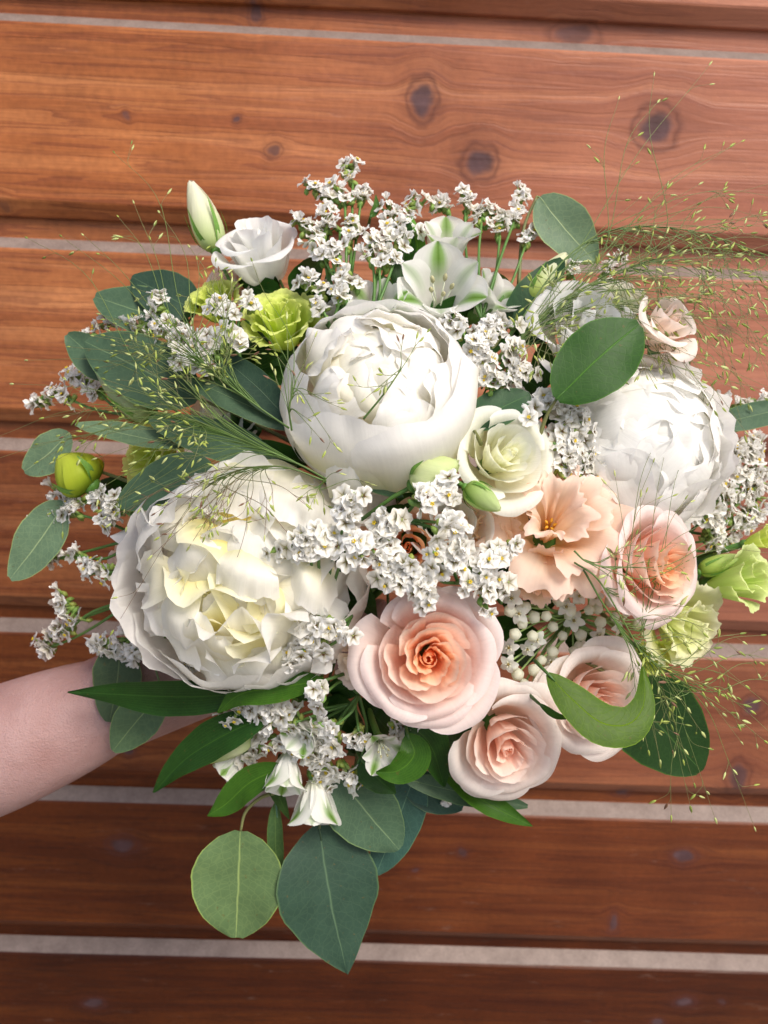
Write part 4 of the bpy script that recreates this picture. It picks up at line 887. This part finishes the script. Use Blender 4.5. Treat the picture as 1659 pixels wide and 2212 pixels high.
statice('statice row above the huge dark leaf at left', (400, 790, -70), [([(310, 705), (265, 690), (200, 700)], 14, 11), ([(200, 722), (180, 735)], 4, 8)], 306, off=-10, size=19)
statice('dense band of statice running down right across the dark leaves at upper left', (480, 830), [([(335, 640), (345, 670)], 8, 14), ([(345, 700), (380, 720), (420, 755)], 22, 24), ([(380, 760), (420, 790), (450, 790)], 14, 18), ([(440, 720), (460, 745), (480, 760)], 10, 20)], 307, off=20, size=19)
statice('statice in front of the yellow green flowers at upper left', (520, 790), [([(460, 650), (480, 670), (505, 680)], 11, 16), ([(530, 650), (545, 662)], 6, 12), ([(490, 710), (510, 730), (520, 750)], 11, 18)], 308, off=30, size=18)
statice('thin statice spray reaching left, tiny cluster at its tip', (300, 900, -60), [([(150, 862), (110, 850), (72, 880)], 11, 10), ([(215, 850), (185, 825), (145, 800)], 16, 14)], 309, off=-10, size=21)
statice('statice around the yellow green bud at left', (330, 1130, -60), [([(185, 1085), (150, 1070), (110, 1065)], 9, 12), ([(250, 1090), (225, 1070), (205, 1090)], 12, 16), ([(260, 1100), (240, 1110), (225, 1140)], 8, 14)], 310, off=-10, size=21)
statice('curved statice spike at far left below the bud', (300, 1160, -60), [([(165, 1110), (120, 1115), (75, 1140), (50, 1190)], 16, 11), ([(130, 1205), (95, 1205), (60, 1185)], 10, 10), ([(165, 1200), (150, 1205)], 4, 8)], 311, off=0, size=21)
statice('round statice head alone on a stalk at left', (300, 1235, -40), [([(235, 1238), (205, 1228), (178, 1235)], 11, 17)], 312, off=-5, size=21)
statice('statice spray at left reaching down from the open peony', (300, 1290, -50), [([(165, 1340), (140, 1310), (125, 1285)], 11, 15), ([(150, 1360), (115, 1365), (80, 1395)], 14, 17), ([(105, 1400), (95, 1410)], 5, 12)], 313, off=-5, size=21)
statice('statice spray above the wrist with florets in two bunches', (390, 1365, -20), [([(275, 1380), (230, 1395), (200, 1385)], 14, 16), ([(320, 1395), (290, 1400), (270, 1420)], 11, 14)], 314, off=0, size=21)
statice('statice hanging in front of the wrist under the long dark leaf', (420, 1470, -60), [([(245, 1520), (200, 1530), (160, 1530)], 12, 15), ([(225, 1555), (215, 1585), (205, 1635)], 12, 12)], 315, off=-10, size=21)
statice('slender branching statice lying across the open peony', (715, 1330), [([(570, 1355), (530, 1350), (480, 1322)], 9, 9), ([(600, 1395), (585, 1405), (560, 1410)], 7, 11), ([(540, 1415), (500, 1420)], 5, 9), ([(450, 1430), (425, 1425), (400, 1440)], 6, 8)], 316, off=25, size=18)
statice('central statice sprig forking over the peony, long green fork below it', (705, 1310), [([(670, 1205), (640, 1190), (615, 1170)], 15, 22), ([(690, 1195), (680, 1165), (665, 1140)], 20, 26), ([(740, 1200), (770, 1180), (785, 1170)], 17, 22), ([(745, 1130), (750, 1100), (765, 1065)], 15, 17)], 317, off=35, size=19.5)
statice('statice sprig between the open peony and the big blush rose', (760, 1330), [([(700, 1400), (660, 1380), (640, 1400)], 20, 24), ([(690, 1345), (720, 1355), (760, 1380)], 22, 20), ([(620, 1425), (640, 1425)], 6, 12)], 318, off=35, size=19.5)
statice('statice sprig in the very middle above the big blush rose', (860, 1240, -80), [([(825, 1170), (840, 1140), (845, 1115)], 12, 18), ([(850, 1260), (835, 1230), (820, 1190)], 14, 20), ([(870, 1270), (890, 1250), (880, 1215)], 16, 24), ([(920, 1300), (915, 1275), (935, 1265)], 13, 20)], 319, off=20, size=19.5)
statice('statice sprig forking right over the white rolled eustoma', (868, 1122), [([(900, 1080), (940, 1065), (985, 1045)], 17, 20), ([(950, 1130), (975, 1120), (1000, 1160)], 13, 20), ([(1000, 1170), (985, 1190)], 7, 14)], 320, off=40, size=19.5)
statice('statice sprig over the peach flowers right of the middle', (990, 1260, -60), [([(940, 1225), (970, 1215), (985, 1235)], 10, 18), ([(1035, 1225), (1070, 1210), (1120, 1170)], 20, 22), ([(1010, 1255), (1045, 1280), (1055, 1320)], 14, 18), ([(950, 1180), (940, 1195)], 5, 14)], 321, off=30, size=19.5)
statice('large statice drift on the left below the open peony', (760, 1520), [([(600, 1560), (540, 1530), (475, 1515)], 25, 20), ([(640, 1560), (600, 1540), (560, 1510)], 17, 20), ([(640, 1610), (580, 1600), (525, 1650)], 23, 20)], 322, off=40, size=19.5)
statice('statice clump hanging low in front of the white alstroemerias', (775, 1500), [([(690, 1510), (680, 1485)], 9, 14), ([(670, 1640), (690, 1620), (730, 1600)], 28, 30), ([(690, 1700), (700, 1670), (750, 1660)], 18, 26), ([(775, 1580), (770, 1610)], 9, 14), ([(765, 1670), (775, 1700)], 6, 10), ([(720, 1570), (700, 1580)], 9, 18)], 323, off=40, size=20)
statice('small statice head under the big blush rose', (900, 1540, -60), [([(845, 1585), (870, 1580), (895, 1570)], 9, 15), ([(860, 1610), (850, 1600)], 4, 10)], 324, off=-40, size=19)
statice('thin statice tip hanging between the lowest rose and the dark leaves', (930, 1600, -60), [([(950, 1635), (960, 1670), (965, 1730)], 15, 12)], 325, off=-20, size=18)
statice('statice right of the cream green rose, dense upper part', (1190, 960), [([(1150, 900), (1190, 870), (1170, 855)], 15, 20), ([(1220, 930), (1235, 900), (1245, 880)], 18, 28), ([(1200, 960), (1225, 950), (1215, 930)], 9, 20)], 326, off=10, size=19)
statice('statice right of the cream green rose, lower part beside the ruffled peony', (1200, 1010, -50), [([(1210, 1010), (1240, 985), (1255, 950)], 20, 28), ([(1220, 1030), (1270, 1010), (1295, 990)], 14, 22)], 327, off=0, size=19)
statice('statice above the round peony on its right', (1070, 830), [([(1000, 720), (980, 705), (955, 700)], 10, 14), ([(1040, 740), (1060, 710), (1090, 690)], 22, 28), ([(1060, 780), (1030, 760), (1010, 750)], 14, 20), ([(1090, 770), (1100, 740)], 8, 18)], 328, off=0, size=18)
statice('statice with dried florets tucked beside the round peony and white rose', (1080, 860, -60), [([(1060, 830), (1050, 810), (1045, 790)], 9, 14), ([(1100, 820), (1110, 800), (1140, 790)], 12, 20)], 329, off=-10, size=18)
statice('statice spray leaving the bouquet at right above the eucalyptus leaf', (1430, 920, -80), [([(1455, 900), (1490, 885), (1560, 850)], 22, 18), ([(1590, 880), (1630, 870), (1680, 860)], 14, 12)], 330, off=-40, size=21, spiky=.2)
statice('long green statice spike at the right edge', (1480, 1060, -80), [([(1530, 1020), (1590, 990), (1650, 960)], 22, 18), ([(1570, 975), (1590, 960)], 7, 12)], 331, off=-30, size=21, spiky=.2)
statice('statice spray at the right edge crossing dark stems', (1480, 1130, -80), [([(1540, 1090), (1590, 1060), (1640, 1010)], 20, 22), ([(1570, 1130), (1620, 1110), (1650, 1060)], 17, 18)], 332, off=-15, size=21, spiky=.15)
statice('statice at right below the dark stems beside the lime eustoma', (1470, 1180, -80), [([(1520, 1170), (1550, 1140), (1560, 1100)], 15, 16), ([(1540, 1190), (1575, 1170), (1600, 1150)], 10, 14)], 333, off=-40, size=18)
statice('statice florets deep under the central sprigs above the milkweed', (1080, 1300, -90), [([(1080, 1290), (1060, 1250), (1110, 1260)], 10, 18), ([(990, 1180), (960, 1240)], 6, 18)], 334, off=-20, size=18)

statice('statice heads at the right edge low by the green bud', (1490, 1150, -90), [([(1600, 1080), (1630, 1050), (1655, 1000)], 16, 20), ([(1500, 1110), (1530, 1130), (1560, 1160)], 13, 20), ([(1600, 1130), (1640, 1120)], 9, 14)], 335, off=-10, size=20)
statice('statice heads between the ruffled peony and the right edge', (1440, 1030, -90), [([(1530, 950), (1550, 920), (1570, 900)], 12, 20), ([(1540, 1060), (1560, 1030)], 9, 18), ([(1620, 900), (1650, 890)], 8, 14)], 337, off=-30, size=20)
statice('statice tips at the right edge just under the eucalyptus leaf', (1480, 1020, -90), [([(1560, 1010), (1600, 985), (1640, 950)], 16, 22), ([(1600, 1040), (1640, 1030)], 10, 16)], 336, off=-20, size=20)

# ------------------------------------------------------------------ milkweed: waxy buds and starry flowers
def milkweed():
    rng = np.random.default_rng(91); rp = S(1240, 1330, -150)
    t = thing('milkweed_cluster', rp, 'cluster of round waxy white buds and small starry flowers beside the big blush rose', 'milkweed')
    mb = MB(); mb.blob(np.zeros(3), (2, 1), [0, 0, 1], (.80, .82, .66), 10, 7, .62)
    V = np.concatenate(mb.V); th = np.arctan2(V[:, 1], V[:, 0]); V[:, :2] *= (1+.07*np.cos(5*th))[:, None]; V[:, 2] *= 1.0
    BM = mk('bud', V, mb.F, M_PETAL, np.where((V[:, 2] < -.5)[:, None], np.array([.55, .64, .3]), np.array([.84, .85, .72])), np.zeros((len(V), 2)))
    def star(seed):
        rg = np.random.default_rng(seed); mb = MB()
        for k in range(5):
            a = k*1.257; cs, sn = math.cos(a), math.sin(a)
            P, UV = blade_grid(np.array([[.08*cs, .08*sn, 0], [.5*cs, .5*sn, .08], [.95*cs, .95*sn, -.15]]), .34, np.array([0, 0, 1.]), 'round', .1, 0, 5, 7, wave=.05, rng=rg)
            mb.add(P.reshape(-1, 3), grid_faces(5, 7), (.84, .86, .80))
            a += .63; cs, sn = math.cos(a), math.sin(a)
            mb.blob(np.array([.2*cs, .2*sn, .2]), (.45, .10), [cs*.5, sn*.5, 1], (.82, .82, .68), 5, 4)
        mb.blob(np.array([0, 0, .12]), (.4, .18), [0, 0, 1], (.45, .36, .12), 6, 4)
        return mk('flower', np.concatenate(mb.V), mb.F, M_PETAL, np.concatenate(mb.C), np.concatenate(mb.UV))
    SM = [star(1), star(2)]; st = MB()
    buds = [(1128, 1345), (1155, 1335), (1148, 1368), (1112, 1370), (1230, 1318), (1150, 1448), (1170, 1425), (1135, 1478), (1105, 1440), (1162, 1475), (1180, 1470), (1195, 1355), (1245, 1395), (1255, 1375), (1190, 1405), (1120, 1455), (1165, 1298), (1205, 1300), (1225, 1330),
            (1270, 1320), (1292, 1345), (1310, 1380), (1235, 1410), (1100, 1320), (1330, 1335), (1350, 1380), (1370, 1350), (1290, 1310), (1250, 1290), (1200, 1440), (1140, 1310), (1320, 1300), (1215, 1375), (1180, 1330)]
    stars = [(1105, 1290), (1125, 1325), (1100, 1395), (1165, 1380), (1215, 1275), (1250, 1290), (1290, 1295), (1270, 1260), (1290, 1370), (1335, 1350), (1180, 1280), (1240, 1340), (1190, 1430), (1310, 1410), (1350, 1330), (1145, 1400), (1100, 1430), (1220, 1310), (1340, 1390), (1260, 1400)]
    for k, (x, y) in enumerate(buds+stars):
        isb = k < len(buds); p = S(x+rng.normal(0, 3), y+rng.normal(0, 3), rng.uniform(-75, -45)); d = nrm(nrm(p-rp)+TC*.5)
        me = BM if isb else SM[k % 2]; r_ = (13.5 if isb else 25)*dep(-60)/FX*rng.uniform(.85, 1.15)
        o = link(me, me.name.split('.')[0], t); ax = d if isb else nrm(d+TC*.6+rng.normal(0, .25, 3)); o.matrix_basis = orient(p-rp, ax, rng.uniform(0, 6), r_)
        st.tube(spline([rp, rp+(p-rp)*.5+rng.normal(0, .002, 3), p-ax*r_*.8], 7), [.0007, .0006], [(.12, .24, .05), (.30, .44, .14)], 5, False)
    st.build('stem', M_STEM, t, rp)
milkweed()

# ------------------------------------------------------------------ fine panic grass
def seed_mesh(seed, col):
    rng = np.random.default_rng(seed); mb = MB(); n, m = 7, 6; V = []
    for j in range(m+1):
        q = j/m; r_ = .30*math.sin(math.pi*(.03+.94*q**.8))**.9
        for k in range(n):
            a = 2*math.pi*k/n; V.append((r_*math.cos(a)*1.0, r_*math.sin(a)*.75, q*2))
    Fc = [(j*n+k, j*n+(k+1) % n, (j+1)*n+(k+1) % n, (j+1)*n+k) for j in range(m) for k in range(n)]
    q = np.array(V)[:, 2:3]/2; C = np.array(col)*(1-q)+np.array(col)*np.array([.9, .8, .8])*q
    mb.add(V, Fc, C)
    return mk('seed', np.concatenate(mb.V), mb.F, M_SEED, np.concatenate(mb.C), np.concatenate(mb.UV))
SD = [seed_mesh(1, (.38, .48, .10)), seed_mesh(2, (.54, .62, .24)), seed_mesh(3, (.22, .30, .06)), seed_mesh(4, (.22, .12, .07))]
SDB = [.42, .33, .19, .06]
def plume(label, root, ends, seed, nsub=2, zr=60, bow=.10, r0=.00036, col=((.07, .14, .025), (.13, .20, .05), (.20, .19, .08)), sz=13):
    """root: list of px,z points of the stalk; ends: (x, y, z) tips; every tip gets side twigs with seeds"""
    rng = np.random.default_rng(seed); rp = [P3(*p) for p in root]; loc = rp[0]; RC = spline(rp, 24)
    t = thing('grass_plume', loc, label, 'panic grass', 'airy grass plumes'); mb = MB(); mb.tube(RC, [.0006, .00035], col[:2], 5)
    def seed_at(p, d):
        k = rng.choice(4, p=SDB); o = link(SD[k], 'seed', t); o.matrix_basis = orient(p-loc, d, rng.uniform(0, 6), sz*.64*dep(0)/FX*rng.uniform(.8, 1.25))
    for (x, y, z) in ends:
        e = P3(x, y, z); k = int(rng.uniform(.30, 1.0)*23); s = RC[k]; tn = nrm(RC[min(23, k+1)]-RC[max(0, k-1)])
        L = np.linalg.norm(e-s); c1 = s+tn*L*.3; side = nrm(np.cross(e-s, TC)); c2 = s+(e-s)*.62+U*L*(bow*.6+rng.normal(0, bow*.3))+TC*L*.03
        cur = spline([s, (s+c1+c2+s)/4+(c1-s)*.2, c2, e], 18)
        cur += (np.sin(np.linspace(0, 9, 18)+rng.uniform(0, 6))*np.linspace(0, 1, 18)*L*.003)[:, None]*side
        mb.tube(cur, [r0*.85, r0*.55, r0*.36], col, 4, False); seed_at(cur[-1], cur[-1]-cur[-2])
        for b in range(nsub):
            i = int(rng.uniform(.45, .93)*17); p0 = cur[i]; d = nrm(cur[min(17, i+1)]-cur[i-1]); l2 = min(L*.25, rng.uniform(22, 75)*dep(0)/FX)
            dv = nrm(d+side*rng.choice([-1, 1])*rng.uniform(.25, .7)+rng.normal(0, .12, 3)); p1 = p0+dv*l2
            tw = spline([p0, p0+(d*.6+dv*.4)*l2*.5, p1], 7); mb.tube(tw, [r0*.45, r0*.32], col[1:], 3, False); seed_at(tw[-1], tw[-1]-tw[-2])
            if rng.random() < .35:
                p2 = tw[3]; dv2 = nrm(dv-side*rng.choice([-1, 1])*.6+rng.normal(0, .15, 3)); p3 = p2+dv2*l2*.5; mb.tube([p2, (p2+p3)/2, p3], r0*.3, col[2], 3, False); seed_at(p3, dv2)
    mb.build('stem', M_STEM, t, loc)
    return t
def fan(rng, n, cx, cy, a0, a1, r0, r1, z0, z1):
    out = []
    for _ in range(n):
        a = math.radians(rng.uniform(a0, a1)); r_ = rng.uniform(r0, r1); q = (r_-r0)/max(1, r1-r0)
        out.append((cx+r_*math.cos(a), cy-r_*math.sin(a), z0+(z1-z0)*q+rng.uniform(-25, 25)))
    return out
rg = np.random.default_rng(7)
plume('grass plume sweeping left across the leaves from between the peonies', [(705, 1035, 30), (640, 1000, 40), (520, 950, 30), (400, 905, -20)],
      [(60, 590-80+5, -330), (0, 940, -260), (-40, 1000, -250), (60, 780, -260), (30, 770+60, -280)]+fan(rg, 46, 640, 1000, 146, 200, 200, 560, 60, -180), 401)
plume('grass plume drooping over the top of the open peony, purple tinged threads', [(705, 1040, 40), (620, 1010, 50), (540, 1010, 40), (480, 1030, 30)],
      [(500, 1240, 60), (572, 1155, 60), (410, 1180, 30), (245, 1360, -60), (330, 1200, 10), (620, 1150, 40), (660, 1090, 60), (590, 1090, 70), (300, 1080, -20), (240, 1130, -60), (460, 1130, 50), (430, 1105, 40)]+fan(rg, 14, 640, 1000, 185, 232, 120, 330, 60, -20), 402,
      col=((.07, .14, .025), (.13, .13, .05), (.20, .09, .07)))
plume('grass plume fanning up and left in front of the big leaves', [(625, 925, 10), (560, 880, 20), (480, 820, 10), (420, 770, -30)],
      [(250, 330, -320), (290, 440, -300), (255, 470, -300), (180, 510, -300), (410, 535, -280), (345, 460, -310), (135, 510, -320)]+fan(rg, 42, 620, 920, 108, 165, 160, 470, 40, -200), 403)
plume('grass plume standing thinly in front of the round peony on its left', [(630, 930, 40), (625, 880, 60), (640, 820, 70)],
      [(680, 730, 70), (660, 800, 80), (735, 880, 110), (620, 690, 20), (545, 565, -150), (548, 640, -120), (700, 850, 110), (650, 860, 90), (600, 770, 30), (575, 680, -40), (590, 800, 30), (665, 905, 110), (720, 955, 100), (690, 945, 90)], 404, nsub=1)
plume('lone grass threads rising over the face of the round peony', [(785, 905, 90), (830, 850, 110), (865, 800, 110)],
      [(922, 718, 60), (870, 735, 90), (765, 833, 120), (822, 838, 120), (790, 860, 120), (828, 810, 120)], 405, nsub=1, bow=.03)
plume('large grass plume sweeping right across the wall from the upper right flowers', [(1030, 880, -60), (1080, 790, -90), (1160, 690, -130), (1300, 600, -180), (1420, 560, -210)],
      [(1530, 140, -330), (1412, 165, -320), (1335, 215, -310), (1420, 222, -320), (1700, 520, -230), (1700, 560, -230), (1700, 610, -220), (1700, 690, -200), (1690, 780, -180), (1560, 410, -260), (1480, 520, -220), (1450, 425, -280), (1380, 430, -280), (1510, 400, -300)]
      + fan(rg, 60, 1080, 790, -14, 44, 250, 740, -60, -290)+fan(rg, 26, 1030, 880, 25, 70, 100, 380, 0, -180), 406, sz=14)
plume('grass plume arching over the upper right in long bowed threads', [(1040, 840, -80), (1120, 700, -120), (1220, 560, -180), (1330, 495, -220), (1500, 500, -260), (1680, 560, -300)],
      [(1700, 480, -280), (1700, 430, -290), (1600, 640, -280), (1560, 700, -260)]+fan(rg, 44, 1250, 640, -42, 34, 120, 480, -120, -280), 407, sz=14)
plume('grass threads hanging down at right in front of the pale peach rose', [(1180, 700, -90), (1300, 660, -150), (1400, 690, -170)],
      [(1450, 770, -160), (1520, 850, -180), (1610, 930, -190), (1560, 880, -190), (1580, 790, -200), (1640, 760, -210), (1470, 850, -160), (1495, 920, -150), (1430, 700, -160), (1380, 755, -130), (1650, 860, -210), (1600, 700, -220), (1445, 655, -170)], 408, nsub=2)
plume('grass plume low right spilling over the milkweed and sideways rose', [(1240, 1215, -20), (1290, 1250, -10), (1340, 1330, -30), (1390, 1420, -60)],
      [(1410, 1000, -60), (1440, 960, -80), (1420, 950, -80), (1480, 1080, -90), (1500, 940, -120), (1330, 1030, -30), (1385, 1075, -50), (1430, 1235, -60), (1465, 1215, -80), (1400, 1225, -40), (1450, 1290, -80), (1520, 1130, -120), (1480, 1310, -90)], 409, nsub=1)
plume('grass plume fanning out to the lower right edge over the dark leaf', [(1260, 1230, -20), (1320, 1330, -30), (1400, 1420, -70), (1500, 1490, -110)],
      [(1545, 1765, -180), (1630, 1785, -200), (1450, 1760, -160), (1500, 1690, -160), (1490, 1740, -170), (1400, 1620, -110), (1425, 1640, -120), (1475, 1640, -140), (1700, 1620, -200), (1700, 1560, -190), (1650, 1600, -190), (1700, 1480, -190), (1690, 1430, -180), (1610, 1480, -160), (1560, 1540, -150), (1600, 1600, -170), (1380, 1560, -90), (1515, 1580, -140)]
      + fan(rg, 26, 1300, 1280, -72, -14, 160, 420, -20, -180), 410, sz=15)
plume('short grass tufts nodding in front of the sideways blush rose', [(1240, 1190, -10), (1270, 1215, 0), (1330, 1230, 0)],
      [(1370, 1200, 0), (1425, 1235, -20), (1400, 1180, -20), (1350, 1245, 10), (1700, 1130, -200), (1690, 1200, -200), (1360, 1280, 0), (1330, 1195, 0), (1310, 1250, 10), (1470, 1235, -50)], 411, nsub=2)
plume('grass wisps hanging under the round peony', [(700, 1040, 40), (690, 1050, 40)], [(655, 1070, 50), (672, 1090, 50), (700, 1095, 40), (650, 1050, 60), (725, 1020, 60), (800, 1045, 30)], 412, nsub=1)

# ------------------------------------------------------------------ the stems in the hand and the person holding them
def bundle():
    rng = np.random.default_rng(5); a = P3(800, 1160, -330); b = P3(700, 1400, -820)
    t = thing('stem_bundle', a, 'bound green flower stems gripped in the hand behind the bouquet', 'stems')
    d = nrm(b-a); x = nrm(np.cross(d, TC)); y = np.cross(d, x)
    for k in range(26):
        r_ = .016*math.sqrt((k+.5)/26); an = k*2.4; o = x*r_*math.cos(an)+y*r_*math.sin(an)
        mb = MB(); mb.tube(spline([a-d*.03+o*2.6-a, o*1.0+(b-a)*.45, (b-a)+o*1.7+rng.normal(0, .003, 3)], 8), .0028, (.08, .17, .04), 6); mb.build('stem', M_STEM, t)
    return a, b
SA, SB = bundle()

def skin_mat():
    m, t, n, l, b = newmat('skin')
    tc = N(t, 'ShaderNodeTexCoord'); a = N(t, 'ShaderNodeTexNoise'); a.inputs['Scale'].default_value = 30; a.inputs['Detail'].default_value = 7; a.inputs['Roughness'].default_value = .65; l.new(tc.outputs['Object'], a.inputs[0])
    c = N(t, 'ShaderNodeTexNoise'); c.inputs['Scale'].default_value = 900; c.inputs['Detail'].default_value = 3; l.new(tc.outputs['Object'], c.inputs[0])
    col = mixrgb(t, a.outputs[0], (.25, .125, .11), (.40, .27, .26)); l.new(col, b.inputs['Base Color'])
    b.inputs['Roughness'].default_value = .55; b.inputs['Specular IOR Level'].default_value = .3; b.inputs['Subsurface Weight'].default_value = .15; b.inputs['Subsurface Radius'].default_value = (.008, .003, .0015)
    bp = N(t, 'ShaderNodeBump'); bp.inputs['Strength'].default_value = .6; bp.inputs['Distance'].default_value = .0012; l.new(math_(t, 'ADD', c.outputs[0], math_(t, 'MULTIPLY', a.outputs[0], 3.0)), bp.inputs['Height']); l.new(bp.outputs[0], b.inputs['Normal'])
    return m
def person():
    H = (SA*.45+SB*.55)                       # where the hand closes round the stems
    el = at(-420, 1790, .60); ed = at(0, 1618, .555); wr = at(330, 1482, .575)
    d = nrm(SB-SA); toH = nrm(H-wr)
    t = thing('person', wr, 'bare forearm reaching in from the left, hand hidden behind the flowers', 'person')
    verts = []; rads = []; edges = []
    def v(p, r, prev=None):
        verts.append(tuple(np.asarray(p)-wr)); rads.append(r); i = len(verts)-1
        if prev is not None: edges.append((prev, i))
        return i
    f = v(wr, (.037, .036)); e1 = v((wr+ed)/2, (.040, .040), f); e2 = v(ed, (.046, .046), e1); e3 = v((ed+el)/2, (.044, .042), e2); e4 = v(el, (.045, .044), e3); v(at(-1500, 2350, .50), (.052, .052), e4)
    palm_n = nrm(H-wr-d*np.dot(H-wr, d)); back = -palm_n
    up = d                                    # stems run along d; fingers wrap around d
    around = nrm(np.cross(d, palm_n))
    pc = H-palm_n*.034; h1 = v(wr+(pc-wr)*.45+U*-.004, (.038, .032), f)
    pm = v(pc, (.030, .016), h1)
    for k, (s_, L) in enumerate(((-.030, .9), (-.010, 1.0), (.011, .95), (.031, .78))):
        k0 = v(pc-d*s_+palm_n*.006+around*.012, (.011, .011), pm)
        pr = k0
        for j, (an, rr) in enumerate(((-.9, .031), (-.1, .031), (.8, .028))):
            an *= L; p = H-d*s_+rr*(around*math.cos(an)+palm_n*math.sin(an))
            pr = v(p, (.0088-.0008*j, .0088-.0008*j), pr)
    th = v(pc-d*.02-around*.022, (.013, .012), h1); p = th
    for an, rr in ((-.9, .033), (-.1, .031), (.7, .029)):
        p = v(H-d*.035+rr*(-around*math.cos(an)+palm_n*math.sin(an)), (.0105, .0100), p)
    me = bpy.data.meshes.new('body'); me.from_pydata(verts, edges, [])
    o = bpy.data.objects.new('body', me); COL.objects.link(o); o.parent = t
    mo = o.modifiers.new('Skin', 'SKIN'); mo.use_smooth_shade = True
    for i, r_ in enumerate(rads): me.skin_vertices[0].data[i].radius = r_
    me.skin_vertices[0].data[0].use_root = True
    s = o.modifiers.new('Sub', 'SUBSURF'); s.levels = 3; s.render_levels = 3
    me.materials.append(skin_mat())
person()
print('florets', NFL[0], 'objects', len(bpy.data.objects))
